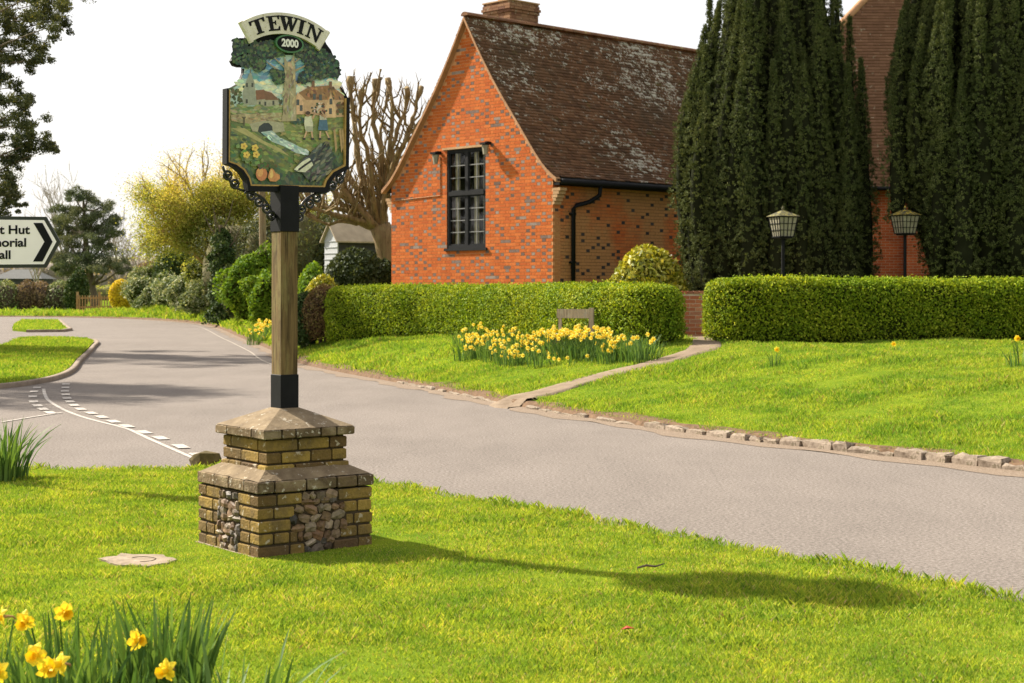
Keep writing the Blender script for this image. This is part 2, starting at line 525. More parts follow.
def core(c, rad, seed=0, amp=.25, shrink=.78, nu=24, nv=14, bottom=-.6, k=18, sharp=9.):
    """the dense inside of a bush: a closed lumpy surface"""
    V, Fc = [], []
    for i in range(nv + 1):
        th = math.acos(max(-1, min(1, 1 - (1 - bottom) * i / nv)))
        for j in range(nu):
            a = 2 * math.pi * j / nu
            V.append((math.sin(th) * math.cos(a), math.sin(th) * math.sin(a), math.cos(th)))
    V = np.array(V)
    V = np.array(c) + V * lumps(unit(V + 1e-6), k, amp, sharp, seed)[:, None] * shrink * np.array(rad)
    for i in range(nv):
        for j in range(nu):
            Fc.append((i * nu + j, (i + 1) * nu + j, (i + 1) * nu + (j + 1) % nu, i * nu + (j + 1) % nu))
    return V, np.array(Fc)


def bush(name, label, cat, c, rad, n, L, W, leaf, inner_mat=None, seed=0, amp=.3, group=None, bottom=-.6, stem=True, extra=None, k=22, sharp=10.):
    z0 = c[2] + bottom * rad[2]
    root = thing(name, label, cat, (c[0], c[1], z0), group)
    p1 = shell_leaves(c, rad, n, L, W, seed, .74, amp, bottom, k=k, sharp=sharp)
    p2 = core(c, rad, seed, amp, .8, bottom=bottom, k=k, sharp=sharp)
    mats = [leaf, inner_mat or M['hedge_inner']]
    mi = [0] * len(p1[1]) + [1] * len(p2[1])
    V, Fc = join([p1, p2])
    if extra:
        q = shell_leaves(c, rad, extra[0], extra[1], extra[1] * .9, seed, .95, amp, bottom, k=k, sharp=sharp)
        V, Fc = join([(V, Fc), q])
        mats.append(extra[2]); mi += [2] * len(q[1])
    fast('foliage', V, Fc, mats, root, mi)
    if stem:
        mb = MB()
        for q in range(3):
            a = q * 2.1 + seed
            mb.tube([(c[0] + .05 * math.cos(a), c[1] + .05 * math.sin(a), z0 - .15),
                     (c[0] + rad[0] * .35 * math.cos(a), c[1] + rad[1] * .35 * math.sin(a), c[2])], [.04, .02], 5)
        mb.build('stem', M['bark'], root)
    return root
# ------------------------------------------------------------------ camera, sky, sun
cam_d = bpy.data.cameras.new('camera')
cam = bpy.data.objects.new('camera', cam_d)
COL.objects.link(cam)
cam.location = (0, 0, CH)
cam.rotation_euler = (R(90), 0, 0)
cam_d.sensor_width = 36
cam_d.lens = F / 1024 * 36
cam_d.shift_y = -(341.5 - HY) / 1024
cam_d.clip_start, cam_d.clip_end = .1, 3000
cam_d.dof.use_dof = True
cam_d.dof.focus_distance = 11.5
cam_d.dof.aperture_fstop = 6.3
scene.camera = cam

SUN = Vector((-.865 * .766, .502 * .766, .643)).normalized()     # towards the sun
w = bpy.data.worlds.new('World')
scene.world = w
w.use_nodes = True
nt = w.node_tree
bg = nt.nodes['Background']
sky = nt.nodes.new('ShaderNodeTexSky')
sky.sky_type = 'NISHITA'
sky.sun_disc = False
sky.sun_elevation = math.asin(SUN.z)
sky.sun_rotation = math.atan2(SUN.x, SUN.y)
sky.dust_density = 4.
mx = nt.nodes.new('ShaderNodeMixRGB')                           # a thin white overcast veil over the clear sky
mx.inputs[0].default_value = .8
mx.inputs[2].default_value = (4.9, 4.8, 4.7, 1)
nt.links.new(sky.outputs[0], mx.inputs[1])
nt.links.new(mx.outputs[0], bg.inputs[0])
bg.inputs[1].default_value = .1
sl = bpy.data.lights.new('sun', 'SUN')
sl.energy = 5.0
sl.angle = R(1.4)
sl.color = (1, .93, .80)
so = bpy.data.objects.new('sun', sl)
COL.objects.link(so)
so.rotation_euler = (-SUN).to_track_quat('-Z', 'Y').to_euler()
so.location = (-20, 10, 30)
scene.view_settings.view_transform = 'Standard'
scene.view_settings.look = 'None'
scene.view_settings.exposure = 1.25
scene.cycles.max_bounces = 6
scene.cycles.diffuse_bounces = 3
scene.cycles.transparent_max_bounces = 4
scene.cycles.use_denoising = True

# ------------------------------------------------------------------ lie of the land
# kerb line of the far side of the road: x, y, width of the bank behind it, height of the bank
KP = np.array([
    (13, -1.0, 7, .6), (8, 7.4, 7, .6), (4.4, 13.7, 7, .62), (2.1, 17.1, 7, .65), (.1, 21.3, 5.2, .68), (-1.28, 25.1, 4.2, .7),
    (-4.4, 33.5, 2.8, .62), (-6.2, 41.2, 2.6, .62), (-8.5, 50.7, 2.6, .8), (-13.8, 71.8, 2.6, .95), (-18, 82, 2.6, .9), (-22, 88, 2., .5),
    (-28, 93, 2., .15), (-45, 97, 2, .12), (-90, 101, 2, .12)], float)


def dense(pts, step=.4, smooth=True, dims=2):
    pts = np.asarray(pts, float)
    out = []
    n = len(pts)
    for i in range(n - 1):
        p0, p1, p2, p3 = pts[max(i - 1, 0)], pts[i], pts[i + 1], pts[min(i + 2, n - 1)]
        k = max(2, int(np.linalg.norm((p2 - p1)[:dims]) / step))
        d12 = np.linalg.norm((p2 - p1)[:dims])
        m1 = (p2 - p0) * d12 / max(np.linalg.norm((p2 - p0)[:dims]), 1e-6)
        m2 = (p3 - p1) * d12 / max(np.linalg.norm((p3 - p1)[:dims]), 1e-6)
        for j in range(k):
            t = j / k
            if smooth:
                out.append((2 * t**3 - 3 * t**2 + 1) * p1 + (t**3 - 2 * t**2 + t) * m1 + (-2 * t**3 + 3 * t**2) * p2 + (t**3 - t**2) * m2)
            else:
                out.append(p1 + (p2 - p1) * t)
    out.append(pts[-1])
    return np.array(out)


KD = dense(KP, .35)
KT = unit(np.gradient(KD[:, :2], axis=0))
KN = np.stack([KT[:, 1], -KT[:, 0]], 1)               # points away from the road, to the right


def bank(d, B, H):
    t = np.clip(d / B, 0, 1)
    s = t * t * (3 - 2 * t)
    return .06 + (H - .06) * (.45 * s + .55 * np.sin(t * math.pi / 2)) + .006 * np.maximum(d - B, 0)


def undul(x, y):
    return .018 * np.sin(x * 1.7 + y * .6) + .014 * np.sin(y * 2.3 - x * .9) + .01 * np.sin(x * 4.1 + 1.3) * np.sin(y * 3.3)


def kerb_d(x, y):
    x, y = np.atleast_1d(x).astype(float), np.atleast_1d(y).astype(float)
    d = np.empty(len(x)); ix = np.empty(len(x), int)
    for s in range(0, len(x), 4000):
        dx = x[s:s + 4000, None] - KD[None, :, 0]; dy = y[s:s + 4000, None] - KD[None, :, 1]
        q = dx * dx + dy * dy
        i = q.argmin(1); r = np.arange(len(i))
        ix[s:s + 4000] = i
        d[s:s + 4000] = dx[r, i] * KN[i, 0] + dy[r, i] * KN[i, 1]
    return d, ix


def gz(x, y):
    """height of the ground beyond the kerb (0 on the road side)"""
    d, i = kerb_d(x, y)
    h = bank(d, KD[i, 2], KD[i, 3]) + undul(np.atleast_1d(x), np.atleast_1d(y)) * np.clip(d / 1.5, 0, 1)
    return np.where(d > 0, h, 0.)


def gz1(x, y):
    return float(gz([x], [y])[0])


def hit(px, py, y0=8., y1=90.):
    """where the line of sight through a pixel meets the bank"""
    Y = np.arange(y0, y1, .05)
    z = CH - (py - HY) / F * Y
    k = np.nonzero(z <= gz((px - CX) / F * Y, Y))[0]
    Y = Y[k[0]] if len(k) else y1
    return np.array([(px - CX) / F * Y, Y])


def sheet(name, rows, mats, closed=False, kind='structure', mi=None):
    """a surface from rows of points (list of (n,3) arrays of equal length)"""
    A = np.array(rows)
    a, b = A.shape[:2]
    idx = np.arange(a * b).reshape(a, b)
    Fc = np.stack([idx[:-1, :-1], idx[:-1, 1:], idx[1:, 1:], idx[1:, :-1]], -1).reshape(-1, 4)
    o = fast(name, A.reshape(-1, 3), Fc, mats, None, mi, smooth=True)
    return tag(o, kind=kind)


def flat(name, poly, z, mat, skirt=0.):
    n = len(poly)
    mb = MB()
    top = [(p[0], p[1], z) for p in poly]
    if skirt:
        mb.prism(top, [(p[0], p[1], z - skirt) for p in poly])
    else:
        mb.add(top, [tuple(range(n))])
    return tag(mb.build(name, mat), kind='structure')


# one sheet of ground to the horizon, the road and side road on it
flat('ground', [(-1500, -300), (1500, -300), (1500, 2600), (-1500, 2600)], -.03, M['field'])
flat('road', [(-95, -9), (18, -9), (18, 60), (0, 104), (-95, 104)], 0., M['asphalt'])

# the bank, verge and garden ground beyond the far kerb
dv = np.concatenate([[0, .06], np.linspace(.2, 9, 40), np.geomspace(9.5, 110, 16)])
ii = list(range(0, len(KD), 2))
rows = []
for d in dv:
    x = KD[ii, 0] + KN[ii, 0] * d; y = KD[ii, 1] + KN[ii, 1] * d
    h = bank(d, KD[ii, 2], KD[ii, 3]) + undul(x, y) * min(1, d / 1.5)
    if d == 0: h = np.full(len(x), -.02)
    rows.append(np.stack([x, y, h], 1))
mi_ = np.zeros((len(rows) - 1, len(ii) - 1), int); mi_[-2:] = 1
sheet('verge', rows[::-1], [M['soil_green'], M['soil']], mi=mi_.ravel())
# strip of bare soil and grit along the kerb
rows = []
for k_, d in enumerate((-.24, -.15, -.07, .02)):
    wob = .07 * np.sin(KD[:, 1] * 2.1) + .07 * np.sin(KD[:, 1] * 5.3 + 1)
    dd = d + (wob if k_ == 0 else 0)
    rows.append(np.stack([KD[:, 0] + KN[:, 0] * dd, KD[:, 1] + KN[:, 1] * dd, np.full(len(KD), .004 + k_ * .004)], 1))
t = NT('road_grit')
c = t.ramp(t.noise(60, 4, .7), [(.3, (.11, .078, .052)), (.7, (.27, .21, .16))])
M['grit'] = t.finish(c, .95, .1, t.bump(t.noise(90, 3), .6, .008))
sheet('gutter_grit', rows[::-1], M['grit'])

rows = []
sel = (KD[:, 1] > 8) & (KD[:, 1] < 62)
for k_, d in enumerate((.005, .12, .22, .36)):
    wob = (.0, .02, .06, .16)[k_] * (np.sin(KD[:, 1] * 3.1) + .7 * np.sin(KD[:, 1] * 7.3 + 1) + .5 * np.sin(KD[:, 1] * 1.1))
    x, y = KD[:, 0] + KN[:, 0] * (d + wob), KD[:, 1] + KN[:, 1] * (d + wob)
    rows.append(np.stack([x, y, np.maximum(gz(x, y), .055) + (-.07, .012, .012, -.02)[k_]], 1)[sel])
sheet('bare_soil', rows[::-1], M['soil'])
# near lawn: edge of the grass against the road, from left to right
EP = np.array([(-30, 14.6), (-12, 14.35), (-4.6, 13.9), (-2.9, 13.95), (-2.1, 13.85), (-1.6, 13.5), (-1.07, 12.9), (.39, 11.05), (1.45, 9.6), (2.2, 8.5), (2.85, 7.75), (4.2, 6.2), (6.5, 3), (9, -1), (11, -4)], float)
ED = dense(EP, .12)
ED[:, 1] += .035 * np.sin(ED[:, 0] * 7) + .025 * np.sin(ED[:, 0] * 17 + 1)
lawn_rows = []
for t_ in np.concatenate([[0, .003], np.linspace(.012, 1, 26) ** 1.3]):
    y = ED[:, 1] * (1 - t_) + -8 * t_
    z = np.where(t_ == 0, -.01, .012 + .008 * np.sin(ED[:, 0] * 2.1) * np.sin(y * 1.7))
    lawn_rows.append(np.stack([ED[:, 0], y, np.broadcast_to(z, y.shape)], 1))
sheet('lawn', lawn_rows[::-1], M['soil_green'])

# grass island with its kerb, and the strip beyond it, at the side-road mouth
ISL = dense([(-12.6, 24.1), (-10, 24.35), (-8.75, 24.75), (-8.1, 26.0), (-8.2, 29), (-9.5, 34.9), (-11.4, 43.2), (-12.7, 48.3), (-14.0, 50.6), (-15.2, 50.2), (-13.8, 43), (-13.2, 36), (-12.8, 30), (-12.6, 24.1)], .5)[:-1, :2]
flat('grass_island', ISL, .07, M['soil_green'], .1)
STR = [(-18.0, 59.4), (-16.9, 59.9), (-17.2, 62), (-18.7, 66.8), (-23, 81), (-24.8, 81), (-21.5, 69), (-19.2, 61.5)]
flat('grass_strip', STR, .08, M['soil_green'], .1)
flat('far_lawn', [(-70, 20), (-19, 20), (-19, 40), (-22, 56), (-27, 75), (-32, 90), (-70, 92)], .03, M['field'])


def kerb_strip(name, line, w, h, mat, z=0.):
    L = np.asarray(line)
    T = unit(np.gradient(L, axis=0)); N = np.stack([T[:, 1], -T[:, 0]], 1)
    rows = []
    for dd, zz in ((w / 2, z - .01), (w / 2, z + h - .015), (w / 2 - .015, z + h), (-w / 2, z + h), (-w / 2, z - .01)):
        q = L + N * dd
        rows.append(np.stack([q[:, 0], q[:, 1], np.full(len(q), zz)], 1))
    return sheet(name, rows, mat)


kerb_strip('island_kerb', np.array(dense([(-12.6, 24.02), (-10, 24.27), (-8.69, 24.67), (-8.02, 26.0), (-8.12, 29), (-9.42, 34.9), (-11.3, 43.2), (-12.6, 48.35), (-14.0, 50.7)], .3))[:, :2], .10, .08, M['kerb_dark'])
kerb_strip('strip_kerb', np.array([(-18.0, 59.3), (-16.8, 59.8), (-17.1, 62), (-18.6, 66.8), (-22.9, 81)]), .13, .1, M['kerb_dark'])

# road markings at the junction
mk = MB()


def line_strip(pts, wd, z=.005):
    D_ = dense(np.array([G0(*p) for p in pts]), .25)
    T = unit(np.gradient(D_, axis=0)); N = np.stack([-T[:, 1], T[:, 0]], 1)
    n = len(D_)
    vs = [(*(D_[i] + N[i] * wd / 2), z) for i in range(n)] + [(*(D_[i] - N[i] * wd / 2), z) for i in range(n)]
    mk.add(vs, [(i, i + 1, n + i + 1, n + i) for i in range(n - 1)])


def dashes(pts, wd, ln, z=.005):
    Q = np.array([G0(*p) for p in pts])
    T = unit(np.gradient(Q, axis=0))
    for q, t_ in zip(Q, T):
        N = np.array([-t_[1], t_[0]])
        a, b = q - t_ * ln / 2, q + t_ * ln / 2
        mk.add([(*(a + N * wd / 2), z), (*(b + N * wd / 2), z), (*(b - N * wd / 2), z), (*(a - N * wd / 2), z)], [(0, 1, 2, 3)])


line_strip([(43.5, 389), (45, 395), (49, 401), (63, 409.5), (79, 416), (100, 422), (127, 429), (148, 438.5), (174, 450), (195, 459), (206, 464)], .05)
dashes([(66, 384.5), (65.5, 388), (65, 391.5), (65.6, 395), (67, 398.6), (70, 402), (74, 405.6), (80.5, 409.5), (91, 413.5), (101.6, 417.4), (113.5, 422), (126.6, 426.6), (143.8, 432.7), (160.4, 438.5), (180.7, 447), (198, 455.7)], .12, .40, .010)
dashes([(37, 388), (34, 392), (32.7, 397), (33.5, 402), (37.5, 406), (43, 409.5), (50, 413)], .12, .42, .010)
line_strip([(2, 422.5), (10.5, 421), (35, 417), (62, 412.9)], .05, .0075)
tag(mk.build('road_markings', M['white_line']), kind='structure')
# thin pale line at the edge of the carriageway under the bank
rows = []
sel = (KD[:, 1] > 33) & (KD[:, 1] < 78)
for dd in (-.60, -.555):
    rows.append(np.stack([KD[sel, 0] + KN[sel, 0] * dd, KD[sel, 1] + KN[sel, 1] * dd, np.full(sel.sum(), .009)], 1))
sheet('edge_line', rows[::-1], M['old_line'])

# garden path from the kerb up to the gap between the hedges
PATH = np.array([hit(*p) for p in [(506, 406.5), (545, 394), (598, 377.5), (628, 369), (660, 362)]] + [(2.9, 24.4), (3.22, 26.6), (3.55, 29.5), (3.6, 30.8)])
PD = dense(np.vstack([[KD[(np.abs(KD[:, 1] - (PATH[0][1] - .35))).argmin(), :2]], PATH]), .25)
PTn = unit(np.gradient(PD, axis=0)); PN = np.stack([PTn[:, 1], -PTn[:, 0]], 1)
rows = []
for dd in np.linspace(-.5, .5, 7):
    wid = .72 + .14 * np.sin(np.arange(len(PD)) * .5 + dd * 3)
    q = PD + PN * (dd * wid)[:, None]
    dk, ik = kerb_d(q[:, 0], q[:, 1])
    rows.append(np.stack([q[:, 0], q[:, 1], np.where(dk > .05, gz(q[:, 0], q[:, 1]) + np.clip(.05 - dk * .04, .016, .05), .02) + (0 if abs(dd) < .45 else -.12)], 1))
sheet('garden_path', rows[::-1], M['path'])


def path_d(x, y):
    q = (x[:, None] - PD[None, :, 0]) ** 2 + (y[:, None] - PD[None, :, 1]) ** 2
    return np.sqrt(q.min(1))


# ------------------------------------------------------------------ grass: blades no one could count
def fbm(x, y, s, seed):
    r = np.random.default_rng(seed)
    v = 0
    for o in range(4):
        for _ in range(3):
            a = r.uniform(0, 6.28); f = s * 2 ** o * r.uniform(.7, 1.3)
            v = v + np.sin((x * math.cos(a) + y * math.sin(a)) * f + r.uniform(0, 6.28)) / (1.7 ** o)
    return v / 4.2


def blades(x, y, z, h, wd, lean=.55):
    n = len(x)
    a = rng.uniform(0, 2 * math.pi, n)
    b = rng.uniform(0, 2 * math.pi, n)
    l = h * rng.uniform(.1, 1, n) * lean
    V = np.empty((n, 4, 3))
    base = np.stack([x, y, z - .006], 1)
    sx = np.stack([np.cos(b), np.sin(b), np.zeros(n)], 1) * (wd / 2)[:, None]
    tip = np.stack([np.cos(a) * l, np.sin(a) * l, h], 1)
    mid = np.stack([np.cos(a) * l * .3, np.sin(a) * l * .3, h * .6], 1)
    V[:, 0] = base - sx
    V[:, 1] = base + sx
    V[:, 2] = base + mid + sx * .7
    V[:, 3] = base + tip
    return V.reshape(-1, 3), np.arange(4 * n).reshape(n, 4)


def lawn_grass():
    out = []
    # the strip of lawn the picture shows, thicker near the eye
    for (ya, yb, dens, wd) in ((5.0, 7.2, 15000, .0034), (7.2, 9.5, 12000, .0038), (9.5, 14.6, 8500, .0048)):
        xa, xb = -.36 * yb - .3, .36 * yb + .3
        n = int(dens * (xb - xa) * (yb - ya))
        x = rng.uniform(xa, xb, n); y = rng.uniform(ya, yb, n)
        ye = np.interp(x, ED[:, 0], ED[:, 1])
        inside = (y < ye + .02) & (np.abs(x) < .345 * y + .3)
        # slab and plinth stand clear
        inside &= ~((np.abs(x - SLAB[0]) < SLAB[2]) & (np.abs(y - SLAB[1]) < SLAB[3]))
        u = (x - PC[0]) * E1[0] + (y - PC[1]) * E1[1]; v = (x - PC[0]) * E2[0] + (y - PC[1]) * E2[1]
        inside &= ~((np.abs(u) < PS / 2 + .01) & (np.abs(v) < PS / 2 + .01))
        x, y, ye = x[inside], y[inside], ye[inside]
        tuft = fbm(x, y, 3.2, 5) + .6 * fbm(x, y, 11, 6)
        h = (.019 + .018 * np.clip(tuft + .3, 0, 1.6)) * rng.uniform(.6, 1.35, len(x))
        edge = np.clip(1 - (ye - y) / .22, 0, 1)
        h *= 1 + edge * 1.3 * rng.random(len(x))
        keep = rng.random(len(x)) < np.clip(.85 + .5 * fbm(x, y, 6, 8), .4, 1)
        x, y, h = x[keep], y[keep], h[keep]
        z = .016 + 0 * x
        near = np.hypot(x - PC[0], y - PC[1]); h *= np.clip(.45 + (near - .6) * .9, .45, 1)
        out.append(blades(x, y, z, h, wd * rng.uniform(.6, 1.3, len(x)), .9))
    V, Fc = join(out)
    o = fast('grass', V, Fc, M['lawn_blade'])
    tag(o, 'short yellow green lawn grass round the brick plinth', 'grass', kind='stuff')


def verge_grass():
    out = []
    Kn = len(KD)
    seg = np.linalg.norm(np.diff(KD[:, :2], axis=0), axis=1)
    for (ya, yb, dmax, dens, wd, hh) in ((9, 19, 10.5, 3200, .0065, .038), (19, 27, 9, 2300, .009, .042), (27, 45, 7., 800, .016, .055), (45, 93, 5, 170, .04, .17), (93, 102, 6, 60, .06, .2)):
        s = np.nonzero((KD[:-1, 1] >= ya) & (KD[:-1, 1] < yb) & (KD[:-1, 0] > -48))[0]
        p = seg[s] / seg[s].sum()
        n = int(dens * seg[s].sum() * dmax)
        i = rng.choice(s, n, p=p); t_ = rng.random(n)
        base = KD[i, :2] * (1 - t_)[:, None] + KD[i + 1, :2] * t_[:, None]
        d = rng.random(n) * dmax + .06
        x = base[:, 0] + KN[i, 0] * d; y = base[:, 1] + KN[i, 1] * d
        ok = (np.abs(x) < .35 * y + .6) & (path_d(x, y) > .27 + .12 * fbm(x, y, 4, 3)) & ((y < 45) | (x < -6))
        bare = fbm(x, y, 1.7, 21)
        ok &= rng.random(n) < np.clip(1. - 1.3 * np.clip(bare - .38, 0, 1) - .9 * np.clip(1 - d / (.35 + .3 * fbm(x, y, 3, 77)), 0, 1), .04, 1)
        x, y, d = x[ok], y[ok], d[ok]
        tuft = fbm(x, y, 2.2, 15) + .6 * fbm(x, y, 7, 16)
        h = hh * (1 + .8 * np.clip(tuft, -.5, 1.5)) * rng.uniform(.5, 1.4, len(x))
        z = gz(x, y)
        out.append(blades(x, y, z, h, wd * rng.uniform(.6, 1.3, len(x)), .8))
    V, Fc = join(out)
    o = fast('verge_grass', V, Fc, M['verge_blade'])
    tag(o, 'bright grass on the bank beyond the road below the hedges', 'grass', kind='stuff')


def island_grass():
    out = []
    for poly, zz, dens, wd in ((ISL, .072, 620, .016), (np.array(STR), .082, 120, .035)):
        lo, hi = poly.min(0), poly.max(0)
        n = int(dens * (hi - lo).prod())
        x = rng.uniform(lo[0], hi[0], n); y = rng.uniform(lo[1], hi[1], n)
        ins = np.zeros(n, bool)
        j = len(poly) - 1
        for i in range(len(poly)):
            xi, yi = poly[i]; xj, yj = poly[j]
            c_ = ((yi > y) != (yj > y)) & (x < (xj - xi) * (y - yi) / (yj - yi + 1e-12) + xi)
            ins ^= c_
            j = i
        x, y = x[ins], y[ins]
        h = (.055 + .03 * np.clip(fbm(x, y, 2, 31), -1, 1)) * rng.uniform(.6, 1.3, len(x))
        out.append(blades(x, y, np.full(len(x), zz), h, wd * rng.uniform(.6, 1.3, len(x)), .8))
    V, Fc = join(out)
    tag(fast('island_grass', V, Fc, M['verge_blade']), 'grass of the kerbed island and strip at the side road mouth', 'grass', kind='stuff')


# ------------------------------------------------------------------ village sign on its plinth
E1 = np.array([.7986, .6018])                 # along the right face of plinth, post and panel
E2 = np.array([-.6018, .7986])                # along the left face, away from the eye
NF = np.array([.6018, -.7986])                # out of the right face (picture side)
NL = np.array([-.7986, -.6018])               # out of the left face
PC = np.array([-1.399, 9.846])
PS = .78
SLAB = (-2.16, 9.18, .20, .17)
sgn = thing('village_sign', 'painted village sign on an oak post set in a stepped brick plinth with flint panels', 'village sign', (PC[0], PC[1], 0))


def pl(u, v, z):
    return (PC[0] + u * E1[0] + v * E2[0], PC[1] + u * E1[1] + v * E2[1], z)


def pbox(mb, u0, u1, v0, v1, z0, z1, mat=0, bev=0.):
    if bev <= 0:
        mb.add([pl(u0, v0, z0), pl(u1, v0, z0), pl(u1, v1, z0), pl(u0, v1, z0), pl(u0, v0, z1), pl(u1, v0, z1), pl(u1, v1, z1), pl(u0, v1, z1)],
               [(0, 3, 2, 1), (4, 5, 6, 7), (0, 1, 5, 4), (1, 2, 6, 5), (2, 3, 7, 6), (3, 0, 4, 7)], mat)
    else:                                     # worn arrises, slightly uneven corners
        b = bev
        ring = lambda k, z: [pl(u0 + k + random.uniform(0, b * .5), v0 + k + random.uniform(0, b * .5), z), pl(u1 - k - random.uniform(0, b * .5), v0 + k + random.uniform(0, b * .5), z),
                             pl(u1 - k - random.uniform(0, b * .5), v1 - k, z), pl(u0 + k + random.uniform(0, b * .5), v1 - k, z)]
        vs = ring(b, z0) + ring(0, z0 + b) + ring(0, z1 - b) + ring(b, z1)
        fs = [(0, 3, 2, 1), (12, 13, 14, 15)]
        for k in range(3):
            o = 4 * k
            fs += [(o + i, o + (i + 1) % 4, o + 4 + (i + 1) % 4, o + 4 + i) for i in range(4)]
        mb.add(vs, fs, mat)


def brick_ring(mb, s, z0, z1, blen, depth, jit=.005, skip=None, shift=0, mat=0):
    """one course of bricks round a square of side s"""
    hs = s / 2
    j = .009
    for side in range(4):
        # along-side coordinate from -hs to hs; corner bricks alternate in which side they belong to
        a = -hs + (0 if (side + shift) % 2 == 0 else depth + j)
        end = hs - (0 if (side + shift) % 2 == 1 else depth + j) if True else hs
        if (side + shift) % 2 == 0:
            a, end = -hs, hs
        else:
            a, end = -hs + depth + j, hs - depth - j
        k = 0
        while a < end - .02:
            L = blen * random.uniform(.85, 1.1)
            if random.random() < .22: L *= .52
            b = min(a + L, end)
            if end - b < .06: b = end
            pieces = [(a, b)]
            if skip:
                lo, hi = skip(side, (z0 + z1) / 2)
                pieces = [(max(p, a), min(q, b)) for p, q in ((-9, lo), (hi, 9)) if min(q, b) - max(p, a) > .028]
            for p, q in pieces:
                o = random.uniform(-jit, jit)
                args = dict(z0=z0 + random.uniform(0, .003), z1=z1 - random.uniform(0, .003), mat=mat, bev=.006)
                if side == 0: pbox(mb, p, q, -hs + o, -hs + depth, **args)
                if side == 1: pbox(mb, -hs + o, -hs + depth, p, q, **args)
                if side == 2: pbox(mb, p, q, hs - depth, hs + o, **args)
                if side == 3: pbox(mb, hs - depth, hs + o, p, q, **args)
            a = b + j
            k += 1


# the flint panels: an uneven lozenge on each of the four faces
FW = {0: (.10, .15, .19, .17, .12), 1: (.12, .15, .15, .13, .12), 2: (.10, .15, .19, .17, .12), 3: (.10, .12, .13, .10, .1)}


def in_flint(side, z):
    w_ = FW[side][min(4, max(0, int(z / .075)))]
    c = .02 if side in (0, 2) else -.015
    return (c - w_, c + w_)


core_s = PS - .022
lower = MB()
for i in range(5):
    brick_ring(lower, PS, i * .075 + .004, (i + 1) * .075 - .006, .215, .1, skip=in_flint, shift=i % 2)
plinth = MB()
pbox(plinth, -core_s / 2, core_s / 2, -core_s / 2, core_s / 2, -.1, .372)
pbox(plinth, -.262, .262, -.262, .262, .45, .685)
plinth.add(lower.v, lower.f, 1)
plinth = plinth.build('plinth', [M['mortar_dark'], M['stock_brick']], sgn)
mb = MB()
brick_ring(mb, PS + .012, .379, .45, .2, .11, .002, shift=1)
mb.build('ledge_course', M['cap_brick'], plinth)
mb = MB()                                      # sloping weathering from the ledge up to the upper block
for a0, a1 in ((0, 1),):
    so_, si, z0, z1 = PS / 2 - .004, .283, .4505, .508
    N_ = 12
    ring0, ring1 = [], []
    cs = [(-1, -1), (1, -1), (1, 1), (-1, 1)]
    for k in range(4):
        for q in range(N_):
            t_ = q / N_
            x = cs[k][0] * (1 - t_) + cs[(k + 1) % 4][0] * t_; y = cs[k][1] * (1 - t_) + cs[(k + 1) % 4][1] * t_
            w1 = random.uniform(-.006, .004)
            ring0.append(pl(x * (so_ + w1), y * (so_ + w1), z0 + random.uniform(-.002, .004)))
            ring1.append(pl(x * si, y * si, z1 + random.uniform(-.004, .004)))
    n = len(ring0)
    mb.add(ring0 + ring1, [(i, (i + 1) % n, n + (i + 1) % n, n + i) for i in range(n)] + [tuple(range(n, 2 * n))])
mb.build('weathering', M['weathering'], plinth)
mb = MB()
brick_ring(mb, .575, .4955, .53, .2, .1, .002, shift=0)
brick_ring(mb, .555, .537, .603, .2, .1, .003, shift=1)
brick_ring(mb, .555, .611, .679, .215, .1, .003, shift=0)
mb.build('upper_brickwork', M['stock_brick'], plinth)
mb = MB()
brick_ring(mb, .625, .687, .742, .16, .12, .003, shift=1)
mb.build('cap_course', M['cap_brick'], plinth)
mb = MB()
hs, hp = .308, .066
n0 = [pl(x * hs, y * hs, .7425) for x, y in ((-1, -1), (1, -1), (1, 1), (-1, 1))]
n1 = [pl(x * hp, y * hp, .848) for x, y in ((-1, -1), (1, -1), (1, 1), (-1, 1))]
mb.add(n0 + n1, [(i, (i + 1) % 4, 4 + (i + 1) % 4, 4 + i) for i in range(4)] + [(4, 5, 6, 7)])
mb.build('sloping_cap', M['weathering'], plinth)
# flints
for side in range(4):
    mb = MB()
    rr = random.Random(40 + side)
    z = .03
    while z < .365:
        w_ = FW[side][min(4, int(z / .075))]
        rh = rr.uniform(.02, .036)
        a = -w_ + rr.uniform(-.004, .008)
        while a < w_ - .02:
            rw = rr.uniform(.02, .056)
            rw = min(rw, (w_ - a) / 1.6)
            cx = a + rw * .9 + (.02 if side in (0, 2) else -.015)
            uu = {0: (cx, -PS / 2 + .012), 1: (-PS / 2 + .012, cx), 2: (cx, PS / 2 - .012), 3: (PS / 2 - .012, cx)}[side]
            p = pl(uu[0], uu[1], z + rr.uniform(-.006, .006))
            ob = MB()
            ob.blob((0, 0, 0), (rw, .020, rh * rr.uniform(.8, 1.15)), 7, 0, .30, rr)
            ex, ey = (E1, E2) if side in (0, 2) else (E2, E1)
            tl = rr.uniform(-.5, .5)
            vv = []
            for q in ob.v:
                qx, qz = q[0] * math.cos(tl) - q[2] * math.sin(tl), q[0] * math.sin(tl) + q[2] * math.cos(tl)
                vv.append((p[0] + qx * ex[0] + q[1] * ey[0], p[1] + qx * ex[1] + q[1] * ey[1], p[2] + qz))
            mb.add(vv, ob.f)
            a += rw * 1.75
        z += rh * 1.6
    mb.build('flint_panel', M['flint'], plinth)
# concrete footing just showing at the foot
mb = MB()
pbox(mb, -PS / 2 - .016, PS / 2 + .016, -PS / 2 - .016, PS / 2 + .016, -.1, .012)
mb.build('footing', M['slab'], plinth)

